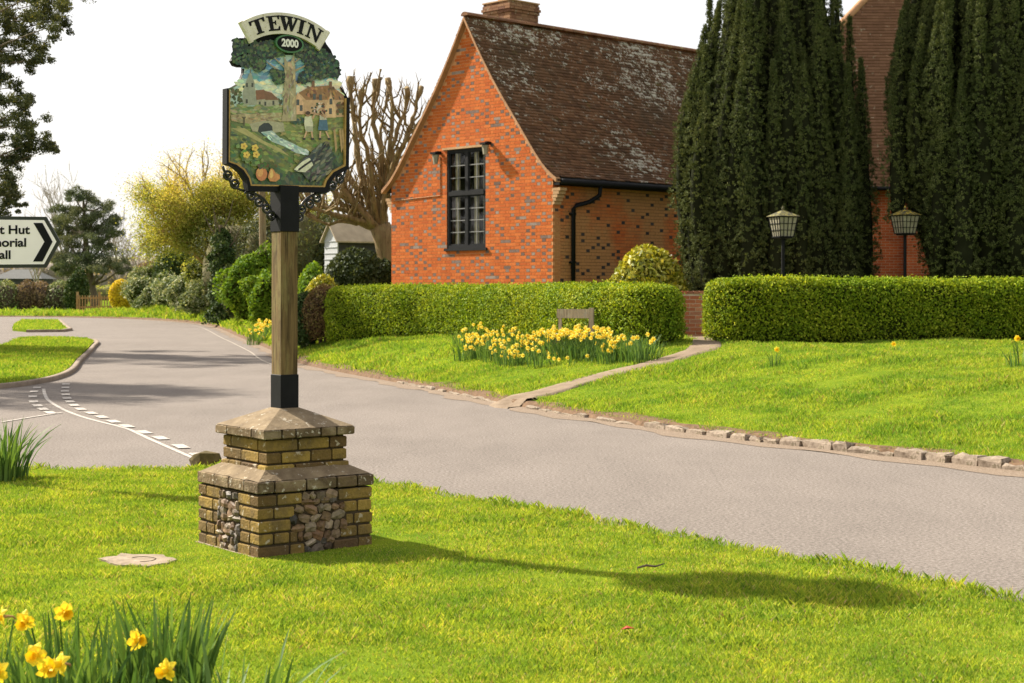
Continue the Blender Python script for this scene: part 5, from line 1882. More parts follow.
# ------------------------------------------------------------------ irish yews: sheaves of upright shoots
def yew(label, cx, cy, rx, ry, env, seed, npl, nleaf, tips=()):
    """env: rows of (height above ground, left reach, right reach) as fractions of rx"""
    r = np.random.default_rng(seed)
    z0 = gz1(cx, cy)
    root = thing('yew_tree', label, 'yew', (cx, cy, z0))
    eh = [e[0] for e in env]
    H = eh[-1]

    def reach(a, h):
        l, q = np.interp(h, eh, [e[1] for e in env]), np.interp(h, eh, [e[2] for e in env])
        c_ = np.cos(a)
        return l * (1 - c_) / 2 + q * (1 + c_) / 2
    plumes = []
    for k in range(26):                                  # the long outer columns
        a = (k + r.uniform(-.3, .3)) / 26 * 2 * math.pi
        h = r.uniform(-.4, .4)
        plumes.append((a, h, H * r.uniform(.52, .84), r.uniform(.28, .40), r.uniform(.84, 1.03)))
    for k in range(30):                                  # shorter ones that start higher or lower
        a = k * 2.39996 + r.uniform(-.3, .3)
        h = r.uniform(-.3, .42 * H)
        plumes.append((a, h, r.uniform(2., 4.6), r.uniform(.22, .36), r.uniform(.92, 1.08)))
    for k in range(26):                                  # the tall leaders
        plumes.append((k * 2.4, H * r.uniform(.25, .5), H * r.uniform(.42, .58), r.uniform(.24, .34), r.uniform(.35, .95)))
    for a, h, L, wr_, f in tips:
        plumes.append((a, h, L, wr_, f))
    outs, cores = [], MB()
    area = np.array([p[2] * p[3] * (.5 + .6 * min(p[4], 1)) for p in plumes]); area /= area.sum()
    for (a0, h0, L, wr_, fr), ar in zip(plumes, area):
        per = 16
        n = int(nleaf * ar / per)
        ph = r.uniform(0, 6.28, 6)
        lean = r.uniform(-.10, .10)

        def axis(t):
            h = h0 + L * t
            q = reach(a0 + lean * t, np.clip(h, 0, H)) * fr * (1 - .08 * (1 - t) ** 2) - wr_ / rx * .6
            q = np.maximum(q, .02) if fr < 2 else (fr - 2) * (1 - .06 * t) - wr_ / rx * .3 + 0 * t
            return cx + np.cos(a0 + lean * t) * rx * q, cy + np.sin(a0 + lean * t) * ry * q, z0 + np.maximum(h, .05)

        def radius(t):
            return wr_ * np.clip(np.minimum(.62 + t * 1.5, 1.3 * np.maximum(1 - t, 0) ** .95 + .02), 0, 1.1)
        t = r.random(n) ** .9
        a = r.uniform(0, 2 * math.pi, n)
        x_, y_, z_ = axis(t)
        lump = 1 + .16 * np.sin(a * 2 + z_ * 4.1 + ph[0]) + .14 * np.sin(a * 3 - z_ * 7.7 + ph[1]) + .10 * np.sin(z_ * 12 + a * 4 + ph[2])
        rr_ = radius(t) * lump * (.86 + .22 * r.random(n))
        D = np.stack([np.cos(a), np.sin(a), .15 + 0 * a], 1)
        C = np.stack([x_, y_, z_], 1) + D * rr_[:, None]
        keep = C[:, 1] < cy + ry * .75                     # the back of the tree stays thinner
        keep |= r.random(n) < .35
        C, D = C[keep], D[keep]
        i = np.repeat(np.arange(len(C)), per)              # tufts of short sprays
        d = unit(r.normal(size=(len(i), 3)) + D[i] * .9 + np.array([0, 0, .5]))
        sz = r.uniform(.035, .07, len(C))[i]
        Cl = C[i] + d * (sz * r.random(len(i)) ** .6)[:, None]
        A = unit(d * .9 + np.array([0, 0, .5]) + r.normal(size=(len(i), 3)) * .3)
        N = unit(d * .5 + D[i] + r.normal(size=(len(i), 3)) * .3)
        outs.append(leaves(Cl, A, N, .044 * r.uniform(.7, 1.3, len(i)), .018 * r.uniform(.7, 1.3, len(i)), .1))
        tt = np.linspace(0, .95, 9)
        x_, y_, z_ = axis(tt)
        cores.tube(list(zip(x_, y_, z_)), list(radius(tt) * .62), 8)
    hh = np.linspace(0, H * .9, 12)                       # solid dark heart; the shade between columns is put into its colour
    rings = [[(cx + math.cos(a) * rx * max(.05, float(reach(a, h)) * (.60 - .42 * h / H)), cy + math.sin(a) * ry * max(.05, float(reach(a, h)) * (.60 - .42 * h / H)), z0 + h) for a in np.linspace(0, 2 * math.pi, 21)[:-1]] for h in hh]
    cores.add([p for q in rings for p in q], [(i * 20 + j, i * 20 + (j + 1) % 20, (i + 1) * 20 + (j + 1) % 20, (i + 1) * 20 + j) for i in range(11) for j in range(20)] + [tuple(range(220, 240))])
    V, Fc = join(outs)
    fast('crown', V, Fc, M['yew_leaf'], root)
    cores.build('shade_core', M['yew_inner'], root, smooth=True)
    mb = MB()
    for k in range(5):
        a = k * 1.26
        mb.tube([(cx + .25 * math.cos(a), cy + .25 * math.sin(a), z0 - .2), (cx + rx * .35 * math.cos(a), cy + ry * .35 * math.sin(a), z0 + 2.2)], [.12, .07], 7)
    mb.build('trunk', M['bark'], root)
    return root


yew('broad dark yew between the two tiled roofs, standing beside the golden shrub', 5.62, 34.2, 2.2, 1.8,
    [(0, .93, .86), (1.5, .98, .90), (3.2, 1.02, .92), (4.4, .98, .84), (5.8, .82, .72), (6.8, .74, .60), (7.8, .62, .52), (9.2, .45, .42), (10.6, .14, .14)], 5, 0, 1150000,
    tips=((.05, .6, 5.1, .27, 2.94), (-.35, 1.2, 4.6, .27, 2.92), (-.15, 1., 5.7, .28, 2.80), (.12, 1.2, 6.0, .30, 2.66), (-.5, 1.5, 6.2, .3, 2.72), (3.14, 1., 6.2, .28, 2.72), (3.45, .8, 5.3, .28, 2.82), (3.75, .6, 4.6, .28, 2.9), (4.2, 1.2, 6.4, .3, 2.8), (4.6, .6, 5., .3, 2.92), (5.1, 1., 6.1, .3, 2.82), (5.5, .8, 4.8, .28, 2.92)))
yew('dark yew cut off by the edge of the picture, beyond the yellow capped lantern', 9.95, 33.0, 2.3, 1.9,
    [(0, .56, .8), (1.2, .60, .9), (2.2, .70, 1.), (3.2, .90, 1.), (5.0, .97, .98), (6.4, .88, .92), (7.4, .80, .82), (9.4, .62, .6), (11., .14, .14)], 8, 0, 1150000,
    tips=((3.3, 2.2, 4.4, .3, 2.95), (3.9, 1.2, 5.6, .3, 2.9), (4.2, .8, 4.4, .32, 2.98), (4.7, 1., 6., .32, 2.85), (5.2, .8, 4.2, .3, 2.96), (5.6, 1.2, 5.6, .3, 2.9)))


# ------------------------------------------------------------------ lantern posts before the yews
def lantern_post(label, x, y, top, w_, dark):
    z0 = gz1(x, y)
    root = thing('lantern_post', label, 'lamp post', (x, y, z0))
    mb = MB()
    mb.tube([(x, y, z0 - .1), (x, y, top - .53)], .032, 10)
    mb.lathe([(.06, 0), (.05, .25), (.033, .3)], (x, y, z0 - .05), 10)
    mb.build('pole', M['black'], root)
    h0, h1 = top - .50, top - .14
    wt, wb = w_ * .44, w_ * .32
    an = R(22)
    ax = ((math.cos(an), math.sin(an)), (-math.sin(an), math.cos(an)))
    cor = lambda s_, z: [(x + (sx * ax[0][0] + sy * ax[1][0]) * s_, y + (sx * ax[0][1] + sy * ax[1][1]) * s_, z) for sx, sy in ((-1, -1), (1, -1), (1, 1), (-1, 1))]
    mb = MB()
    k = .7071
    c0, c1 = cor(wb * k * 1.25, h0), cor(wt * k * 1.25, h1)
    for i in range(4):
        mb.bar(c0[i], c1[i], .016, .016)
        j = (i + 1) % 4
        mb.bar(c0[i], c0[j], .018, .018); mb.bar(c1[i], c1[j], .018, .018)
        for q in (.25, .5, .75):
            p0 = [c0[i][m] * (1 - q) + c0[j][m] * q for m in range(3)]; p1 = [c1[i][m] * (1 - q) + c1[j][m] * q for m in range(3)]
            mb.bar(p0, p1, .010, .010)
        for q in (.33, .66):
            p0 = [c0[i][m] * (1 - q) + c1[i][m] * q for m in range(3)]; p1 = [c0[j][m] * (1 - q) + c1[j][m] * q for m in range(3)]
            mb.bar(p0, p1, .010, .010)
    mb.box((x, y, h0 - .015), (wb * 1.5, wb * 1.5, .03), 0, ax)
    lan = mb.build('lantern', M['black'], root)
    mb = MB()
    g0, g1 = cor(wb * k * 1.25 - .008, h0 + .006), cor(wt * k * 1.25 - .008, h1 - .006)
    mb.add(g0 + g1, [(0, 1, 5, 4), (1, 2, 6, 5), (2, 3, 7, 6), (3, 0, 4, 7), (4, 5, 6, 7), (3, 2, 1, 0)])
    mb.build('glass', M['lamp_glass'], lan)
    mb = MB()
    r0, r1 = cor(w_ * .5 * k * 1.28, h1 + .012), cor(.035, h1 + .12)
    mb.add(r0 + r1, [(0, 1, 5, 4), (1, 2, 6, 5), (2, 3, 7, 6), (3, 0, 4, 7), (4, 5, 6, 7), (3, 2, 1, 0)])
    mb.tube([(x, y, h1 + .12), (x, y, h1 + .16), (x, y, h1 + .21)], [.022, .03, .004], 8)
    mb.build('lantern_cap', m_stone('mossy_lamp_cap_' + ('dull' if dark else 'gold'), (.03, .03, .02), (.12, .11, .06), (.22, .19, .06) if dark else (.5, .36, .04), 14, .5, 12), lan)


lantern_post('square glazed lantern on a slim black post, wholly in front of the dark broad yew', PX(783, 29.2), 29.2, 3.04, .50, True)
lantern_post('square glazed lantern with yellow lichened cap before the brickwork between the yews', PX(905, 32.1), 32.1, 3.20, .52, False)

bush('golden_shrub', 'rounded golden leaved evergreen shrub in front of the hall side wall, beside the yew', 'shrub', (2.86, 33.6, 1.48), (.86, .8, .98), 5200, .13, .062, M['gold_leaf'], plain('gold_inner', (.07, .08, .012), .95), 12, .2, bottom=-.8, k=40, sharp=18)

# ------------------------------------------------------------------ bench against the hedge
bx_, by_ = hit(573, 353, 18)
bz = gz1(bx_, by_)
bench = thing('wooden_bench', 'small low weathered wooden bench backed against the clipped hedge behind the daffodils', 'bench', (bx_, by_, bz))
bd1 = np.array([.965, -.26]); bd2 = np.array([.26, .965])
bq = lambda u, v, z: (bx_ + bd1[0] * u + bd2[0] * v, by_ + bd1[1] * u + bd2[1] * v, bz + z)
mb = MB()
mb.box(bq(-.02, .16, .645), (.58, .045, .15), 0, (bd1, bd2))
mb.build('backrest', M['bench_wood'], bench)
for u in (-.255, .28):
    mb = MB()
    mb.box(bq(u, .165, .31) if u < 0 else bq(u, .15, .335), (.05 if u < 0 else .08, .05 if u < 0 else .08, .81 if u > 0 else .70), 0, (bd1, bd2))
    mb.build('post', M['bench_wood'], bench)
for u in (-.25, .24):
    mb = MB()
    mb.box(bq(u, -.17, .10), (.06, .06, .36), 0, (bd1, bd2))
    mb.build('leg', M['bench_wood'], bench)
for v in (-.18, -.06, .06):
    mb = MB()
    mb.box(bq(0, v, .30), (.6, .105, .035), 0, (bd1, bd2))
    mb.build('seat_board', M['bench_wood'], bench)


# ------------------------------------------------------------------ daffodils
def strap(mb, p, a, h, wd, lean, r, mat=0, n=5):
    """a strap leaf from p, leaning towards angle a"""
    tw = r.uniform(0, 6.28)
    pts = []
    for i in range(n + 1):
        t = i / n
        l = lean * h * t ** 1.9
        pts.append((p[0] + math.cos(a) * l, p[1] + math.sin(a) * l, p[2] + h * (t - .18 * lean * t ** 3)))
    vs = []
    for i, q in enumerate(pts):
        t = i / n
        w_ = wd * (1 - t ** 4) * .5 + .0006
        an = tw + .5 * t
        vs += [(q[0] - math.cos(an) * w_, q[1] - math.sin(an) * w_, q[2]), (q[0], q[1], q[2] - w_ * .25), (q[0] + math.cos(an) * w_, q[1] + math.sin(an) * w_, q[2])]
    fs = []
    for i in range(n):
        o = 3 * i
        fs += [(o, o + 1, o + 4, o + 3), (o + 1, o + 2, o + 5, o + 4)]
    mb.add(vs, fs, mat)


def flower_mesh(name, size, seg, petal_mat, detail):
    """a daffodil head facing +Y at the origin: six petals round a frilled trumpet"""
    r = random.Random(seg)
    mb = MB()
    for k in range(6):
        a = k * math.pi / 3 + (.06 if k % 2 else -.06)
        ca, sa = math.cos(a), math.sin(a)
        pts = []
        for (l, w_, y) in ((.10, .14, 0), (.38, .36, .03 if k % 2 else .0), (.74, .33, .02 + r.uniform(-.05, .05)), (1., .05, -.05 + r.uniform(-.16, .12))):
            pts.append((l, w_, y))
        vs = []
        for l, w_, y in pts:
            for s_ in (-1, 0, 1):
                x_, z_ = l * size / 2, s_ * w_ * size / 2
                vs.append((x_ * ca - z_ * sa, (y + (.04 if s_ == 0 else 0)) * size, x_ * sa + z_ * ca))
        fs = []
        for i in range(3):
            o = 3 * i
            fs += [(o, o + 1, o + 4, o + 3), (o + 1, o + 2, o + 5, o + 4)]
        mb.add(vs, fs, 0)
    nn = 12 if detail else 7
    vs = []
    for (rad, y) in ((.13, 0.), (.15, .18), (.16, .34), (.24 if detail else .22, .46)):
        for j in range(nn):
            a = 2 * math.pi * j / nn
            q = rad * (1 + (.14 * (j % 2) if y > .4 else 0))
            vs.append((math.cos(a) * q * size, y * size, math.sin(a) * q * size))
    fs = []
    for i in range(3):
        for j in range(nn):
            fs.append((i * nn + j, i * nn + (j + 1) % nn, (i + 1) * nn + (j + 1) % nn, (i + 1) * nn + j))
    mb.add(vs, fs, 1)
    mb.add([(math.cos(a) * .14 * size, .1 * size, math.sin(a) * .14 * size) for a in np.linspace(0, 6.28, 8)[:-1]], [tuple(range(7))], 1)
    if detail:
        mb.tube([(0, -.02 * size, 0), (0, -.2 * size, 0), (0, -.42 * size, -.06 * size), (0, -.5 * size, -.2 * size)], [.09 * size, .06 * size, .045 * size, .04 * size], 7, 2)
    return mb, [petal_mat, M['trumpet_pale'] if petal_mat is M['petal_pale'] else M['trumpet'], M['sheath']]


def clump(name, label, group, x, y, z, nl, hl, wl, heads, rad, seed, lean=.5, pale=False, protos={}, fsize=.075, detail=False, cat='daffodils'):
    """one clump: a part of leaves and each flower (> stem) a part"""
    r = random.Random(seed)
    root = thing(name, label, cat, (x, y, z), group)
    mb = MB()
    for k in range(nl):
        a = r.uniform(0, 6.28); q = rad * math.sqrt(r.random())
        strap(mb, (x + math.cos(a) * q, y + math.sin(a) * q, z - .01), a + r.uniform(-.8, .8), hl * r.uniform(.6, 1.1), wl * r.uniform(.7, 1.2), lean * r.uniform(.1, 1.), r, 0, 5 if detail else 3)
    mb.build('leaves', M['daff_leaf'], root, smooth=True)
    key = (pale, fsize, detail)
    for (hx, hy, hz, yaw, pitch) in heads:
        if key not in protos:
            fm, mats = flower_mesh('flower', fsize, 3, M['petal_pale'] if pale else M['petal'], detail)
            o = fm.build('flower', mats, None, local=True)
            protos[key] = o.data
        else:
            o = bpy.data.objects.new('flower', protos[key]); COL.objects.link(o)
        o.parent = root
        o.location = (hx - x, hy - y, hz - z)
        o.rotation_euler = (pitch, r.uniform(-.5, .5), yaw)
        mb = MB()
        bx2, by2 = x + (hx - x) * .5, y + (hy - y) * .5
        d = Vector((math.sin(yaw), -math.cos(yaw), 0)) * (fsize * .45)
        mb.tube([(bx2, by2, z - .01), ((bx2 + hx) / 2 + d.x * .5, (by2 + hy) / 2 + d.y * .5, z + (hz - z) * .6), (hx + d.x, hy + d.y, hz - .012)], [.0045, .004, .003] if detail else [.006, .005, .004], 5)
        mb.build('stem', M['daff_leaf'], root)
    return root


# big bed by the bench
rr = random.Random(77)
BED = 'daffodil clumps massed in the bed before the bench'
nb = 0
for k in range(62):
    t = (k + rr.random()) / 62
    px = 460 + t * 158
    py = rr.uniform(344, 368) - (6 if px < 485 else 0)
    near_bench = 545 < px < 600
    if near_bench: py = rr.uniform(353.5, 362)
    x, y = hit(px, py, 18)
    z = gz1(x, y)
    heads = []
    for _ in range(rr.randint(4, 6)):
        a, q = rr.uniform(0, 6.28), rr.uniform(0, .24)
        heads.append((x + math.cos(a) * q, y + math.sin(a) * q, z + (rr.uniform(.34, .46) if near_bench else rr.uniform(.15, .36)), math.pi + rr.uniform(-1.3, 1.3), rr.uniform(-.2, .25)))
    clump('daffodil_clump', 'clump of pale yellow daffodils in the crowded bed in front of the bench', BED, x, y, z, 26, .30, .017, heads, .2, 300 + k, .5, True, fsize=.074)
for k, (px, py, nh) in enumerate(((612, 357, 3), (622, 361, 1), (634, 362, 3), (645, 362, 3), (628, 355, 1), (604, 352, 3), (641, 357, 1))):
    x, y = hit(px, py, 18); z = gz1(x, y)
    heads = [(x + rr.uniform(-.2, .2), y + rr.uniform(-.1, .1), z + rr.uniform(.28, .38), math.pi + rr.uniform(-1, 1), rr.uniform(-.2, .2)) for _ in range(nh)]
    clump('daffodil_clump', 'leafy dark green daffodil clump with few blooms at the path end of the bed', 'leafy daffodil clumps beside the path', x, y, z, 60, .36, .019, heads, .22, 400 + k, .6, True, fsize=.082)
for k, (px, py, nh) in enumerate(((502, 364, 1), (553, 366, 3), (573, 366.5, 1), (590, 364, 1), (549, 361, 2))):
    x, y = hit(px, py, 18); z = gz1(x, y)
    heads = [(x + rr.uniform(-.12, .12), y + rr.uniform(-.1, .1), z + rr.uniform(.10, .16), math.pi + rr.uniform(-.8, .8), 0) for _ in range(nh)]
    clump('dwarf_daffodil', 'low pale dwarf daffodil in the grass in front of the crowded bed', 'dwarf daffodils before the bed', x, y, z, 8, .12, .012, heads, .06, 430 + k, .5, True, fsize=.07)
for k, (px, py, lab, nh, hh) in enumerate(((774, 366, 'lone daffodil with a single small bloom on the verge near the path', 1, .22), (897, 352, 'single bright yellow daffodil close under the broad hedge', 1, .12),
                                  (1021, 367, 'daffodil clump with long pale leaves at the edge of the picture under the broad hedge', 2, .36))):
    x, y = hit(px, py, 14); z = gz1(x, y)
    clump('daffodil_clump', lab, None, x, y, z, 12 if k < 2 else 30, hh * .9, .014, [(x + rr.uniform(-.06, .06), y, z + hh, math.pi + rr.uniform(-.5, .5), 0) for _ in range(nh)], .08 if k < 2 else .2, 440 + k, .6, False, fsize=.085)

# foreground clumps, bottom left
FG = [
    ('foreground daffodil clump with tall bunched leaves and two drooping frilled blooms', 164, 5.75, 120, .43, .155, [(136, 640, 5.55, -2.2, .1), (167, 670, 5.35, 2.6, -.1)]),
    ('foreground daffodil clump with three open yellow blooms low in the corner', 55, 5.45, 70, .36, .17, [(36, 655, 5.25, 3.0, .05), (61, 664, 5.2, 2.3, .1), (47, 668, 5.3, -2.3, -.2)]),
    ('foreground daffodil plant with a high nodding bloom and one bud beside it', 66, 5.95, 40, .36, .14, [(64, 612, 5.8, -2.4, -.15), (25, 621, 5.75, 2.9, -.3)]),
    ('foreground daffodil plant cut by the corner of the picture, bloom turned away', -8, 5.6, 40, .36, .16, [(3, 617, 5.5, 2.0, -.1), (-2, 672, 5.2, 2.9, 0)]),
    ('foreground daffodil leaves packed between the tall bunch and the corner blooms', 118, 5.6, 80, .36, .17, []),
    ('foreground daffodil leaves without any bloom, arching out over the lawn', 236, 5.4, 70, .36, .22, []),
]
for k, (lab, px, Y, nl, hl, rad, hd_) in enumerate(FG):
    heads = []
    for hx, hy, hY, yaw, pit in hd_:
        p = P(hx, hy, hY)
        heads.append((p[0], p[1], p[2], yaw, pit))
    clump('daffodil_plant', lab, None, PX(px, Y), Y, .03, nl, hl, .0175, heads, rad, 500 + k, .36 if k < 5 else .8, False, fsize=.080, detail=True)
clump('daffodil_plant', 'tall dark daffodil leaves without blooms on the lawn at the junction edge', None, PX(4, 13.1), 13.1, .03, 120, .50, .02, [], .2, 520, .75, detail=True)
# ------------------------------------------------------------------ trees
def grow(mb, p, d, L, r, lvl, maxl, tips, R_, spread=.6, up=.12, wig=.14, kids=(2, 4), ratio=.68, nseg=4, sides=6, minr=.008, start=.35):
    pts, rad = [np.array(p, float)], [r]
    d = np.array(d, float)
    for i in range(nseg):
        d = d + R_.normal(size=3) * wig + np.array([0, 0, up])
        d /= np.linalg.norm(d)
        pts.append(pts[-1] + d * L / nseg)
        rad.append(max(minr * .6, r * (1 - .5 * (i + 1) / nseg)))
    mb.tube(pts, rad, max(3, sides - lvl), cap=False)
    if lvl >= maxl:
        for q in pts[1:]:
            tips.append((q, d))
        return
    nk = R_.integers(kids[0], kids[1] + 1)
    for k in range(nk):
        t = start + (1 - start) * (k + R_.random()) / nk
        f = min(t * nseg, nseg - 1e-6)
        i = int(f)
        q = pts[i] * (1 - f + i) + pts[i + 1] * (f - i)
        ax = unit(np.cross(d, R_.normal(size=3)))
        a = spread * R_.uniform(.6, 1.3)
        nd = d * math.cos(a) + ax * math.sin(a)
        grow(mb, q, nd, L * ratio * R_.uniform(.75, 1.2), max(minr, r * .55 * R_.uniform(.8, 1.1)), lvl + 1, maxl, tips, R_, spread, up, wig, kids, ratio, nseg, sides, minr, start)
    grow(mb, pts[-1], d, L * ratio, max(minr, r * .5), lvl + 1, maxl, tips, R_, spread, up, wig, kids, ratio, nseg, sides, minr, start)


def tip_leaves(tips, n, spread, L, W, R_, zs=1.):
    T = np.array([t[0] for t in tips])
    i = R_.integers(0, len(T), n)
    C = T[i] + R_.normal(size=(n, 3)) * spread * np.array([1, 1, zs])
    A = unit(R_.normal(size=(n, 3)) + np.array([0, 0, .1]))
    return leaves(C, A, rdir(n), L * R_.uniform(.6, 1.3, n), W * R_.uniform(.6, 1.3, n))


def ground_at(x, y):
    return max(gz1(x, y), 0.) if y < 100 else 0.


# pollarded tree behind the gable
R_ = np.random.default_rng(41)
px0, py0 = 388, 46.0
bx0 = PX(px0, py0)
pol = thing('pollarded_tree', 'leafless pollarded tree with knobbly upright limbs, behind the gable and the small shed', 'tree', (bx0, py0, .5))
mb = MB()
fork = P(380, 226, py0)
mb.tube([(bx0 + .45, py0, .2), (bx0 + .35, py0, 1.2), tuple(P(391, 262, py0)), tuple(P(386, 240, py0)), tuple(fork)], [.5, .44, .38, .34, .30], 12)
twigs = MB()
paths = [
    ([(377, 222), (364, 181), (355.6, 148), (351.5, 120), (350, 77)], .21, .3), ([(380, 214), (381, 155), (373, 120), (375, 79)], .20, -.4), ([(383, 200), (389, 140), (390, 106), (384, 77)], .17, .6),
    ([(385, 200), (397, 136), (407, 106), (407, 85)], .17, -.7), ([(386, 190), (400, 155), (411, 126), (423, 88)], .16, .9), ([(374, 222), (350, 201), (330, 188), (312, 163)], .19, -.6), ([(372, 224), (341, 207), (318, 203), (302, 190)], .17, .6),
    ([(372, 224), (342, 216), (320, 212), (303, 202)], .16, -1.), ([(370, 222), (356, 190), (346, 160), (340, 95)], .17, 1.2), ([(372, 220), (345, 190), (334, 150), (331, 100)], .16, -1.2), ([(381, 205), (380, 160), (383, 130), (394, 84)], .15, 1.4),
    ([(366, 220), (338, 198), (322, 170), (320, 130)], .14, 1.5), ([(384, 196), (398, 150), (415, 130), (430, 108)], .13, -1.3), ([(374, 205), (368, 160), (362, 130), (360, 90)], .15, -1.6), ([(366, 226), (350, 222), (330, 214), (314, 184)], .13, 1.2),
    ([(372, 224), (346, 222), (324, 220), (306, 214)], .12, .3)]
for k, (pp, r0, dy) in enumerate(paths):
    pp = [(387 - 3 * (k % 2), 246), (382, 232)] + pp
    w3 = [P(px, py, py0 + dy * max(0, i - 1) / (len(pp) - 2)) + R_.normal(size=3) * .04 for i, (px, py) in enumerate(pp)]
    pts = dense(np.array(w3), .16, True, 3)
    n = len(pts)
    pts = pts + R_.normal(size=pts.shape) * .018
    rads = [r0 * .64 * (1.15 - .78 * (i / n) ** .8) * (1 + .13 * math.sin(i * 1.3 + k) * math.sin(i * .53)) for i in range(n)]
    rads[-1] *= 1.9; rads[-2] *= 2.2; rads[-3] *= 1.5                  # the knuckle
    mb.tube(pts, rads, 8)
    for q in range(R_.integers(11, 16)):                               # side shoots and cut stubs along the limb
        f = R_.uniform(.28, 1)
        i_ = min(n - 1, int(f * n)); b = pts[i_]
        sgn_ = R_.choice([-1, 1])
        d = unit(np.array([sgn_ * R_.uniform(.2, .9), R_.normal() * .4, R_.uniform(.4, 1.1)]))
        L = R_.uniform(.35, 1.25) * (1 if f < .9 else .6)
        p2 = b + d * L * .5 + R_.normal(size=3) * .05
        p3 = p2 + unit(d * .5 + np.array([0, 0, .9])) * L * .5
        if p3[2] > 7.7: continue
        rb = R_.uniform(.022, .042)
        mb.tube([b, p2, p3 - (p3 - p2) * .15, p3], [rb, rb * .8, rb * .7, rb * 1.15], 5)
        for u in range(3):
            e = p3 if u < 2 else p2
            dd = unit(np.array([R_.normal() * .6, R_.normal() * .6, 1.])) * R_.uniform(.12, .35)
            if e[2] + dd[2] < 7.85: twigs.tube([e, e + dd * .6, e + dd + np.array([0, 0, .04])], [.014, .011, .006], 4)
mb.add(twigs.v, twigs.f)
mb.build('limbs', M['bark_tan'], pol, smooth=True)

# yellow-green hawthorn-like tree over the lane with golden bare twigs on top
R_ = np.random.default_rng(52)
ty = 76.0
tb = (PX(226, ty), ty)
lime = thing('lime_green_tree', 'broad tree in fresh yellow green leaf with golden twigs at its top', 'tree', (*tb, .8))
mb, tw = MB(), MB()
tips = []
mb.tube([(tb[0], tb[1], .5), (tb[0] - .1, tb[1], 1.6), (tb[0] - .1, tb[1], 2.6)], [.45, .38, .34], 9)
mb.build('trunk', M['bark'], lime)
mb = MB()
ends = [(124, 212, 0), (138, 182, 1.2), (128, 196, -1), (142, 228, 1), (330, 215, 0), (320, 240, 1), (150, 190, 0), (172, 165, -1), (195, 152, .8), (215, 146, -.8), (238, 150, 1), (262, 160, -1), (285, 170, .7), (300, 195, 0), (135, 232, -.8), (168, 215, -2), (200, 195, -2), (240, 195, -2.2), (270, 205, -1.6), (160, 240, 1.5), (215, 180, 2.2), (255, 185, 2.2), (205, 235, -2.2), (245, 240, -2), (185, 195, 1)]
for ex, ey, dy in ends:
    e = P(ex, ey, ty + dy)
    b = np.array([tb[0] - .1, tb[1], 2.4 + R_.uniform(-.3, .3)])
    d = e - b
    L = np.linalg.norm(d)
    grow(mb, b, unit(d + np.array([0, 0, .25 * L])), L * .62, .14, 0, 3, tips, R_, .55, -.01, .12, (2, 4), .5, 4, 6, .014)
mb.build('limbs', M['twig'], lime)
tips_lo = [t for t in tips]
# golden twig haze at the top, lime leaf below
hi = [t for t in tips if t[0][2] > 5.0 + .6 * math.sin(t[0][0] * 1.3)]
lo = [t for t in tips if t[0][2] <= 6.4]
V, Fc = tip_leaves(lo, 70000, .32, .10, .055, R_)
fast('leaves', V, Fc, M['lime_leaf'], lime)
V, Fc = tip_leaves(hi, 26000, .26, .10, .035, R_)
fast('catkins', V, Fc, M['straw_leaf'], lime)

# dark evergreen lump under it, ivy-clad trunk, hedges along the bank
def along(py_d, off):
    """a point beside the kerb, off metres onto the bank, at depth y"""
    i = np.abs(KD[:, 1] - py_d).argmin()
    return KD[i, 0] + KN[i, 0] * off, KD[i, 1] + KN[i, 1] * off


x, y = PX(180, 91), 91.
bush('holly_tree', 'dark round evergreen beneath the yellow green tree', 'tree', (x, y, 2.7), (1.5, 1.3, 1.6), 5200, .16, .11, M['ivy_leaf'], None, 21, .35, bottom=-.9)
x, y = PX(222, 67), 67.
ivt = thing('ivy_clad_trunk', 'slim tree trunk wholly wrapped in dark ivy standing on the grass bank', 'tree', (x, y, .4))
zg = gz1(x, y)
mb = MB()
mb.tube([(x, y, zg - .1), (x + .05, y, 2.5), (x - .05, y, 4.3)], [.2, .16, .08], 8)
for q in range(6):
    a = q * 1.1
    mb.tube([(x, y, 3. + .2 * q), (x + .5 * math.cos(a), y + .5 * math.sin(a), 3.6 + .2 * q), (x + .8 * math.cos(a), y + .8 * math.sin(a), 4.3 + .2 * q)], [.05, .03, .012], 5)
mb.build('trunk', M['bark'], ivt)
n = 8000
t = rng.random(n); a = rng.uniform(0, 6.28, n)
rad = .38 + .16 * np.clip(.30 - t, 0, 1) / .30 + .12 * np.sin(t * 21 + a * 2) + .09 * np.sin(t * 43 - a * 3) + .08 * rng.normal(size=n)
rad *= np.clip((1.04 - t) / .2, .2, 1)
C = np.stack([x + np.cos(a) * rad, y + np.sin(a) * rad, zg + t * 4.0], 1)
Nn = np.stack([np.cos(a), np.sin(a), .3 + 0 * a], 1)
V, Fc = leaves(C, rdir(n) + np.array([0, 0, -.4]), unit(Nn + rng.normal(size=(n, 3)) * .5), .12 * rng.uniform(.7, 1.3, n), .10 * rng.uniform(.7, 1.3, n))
fast('ivy', V, Fc, M['ivy_leaf'], ivt)

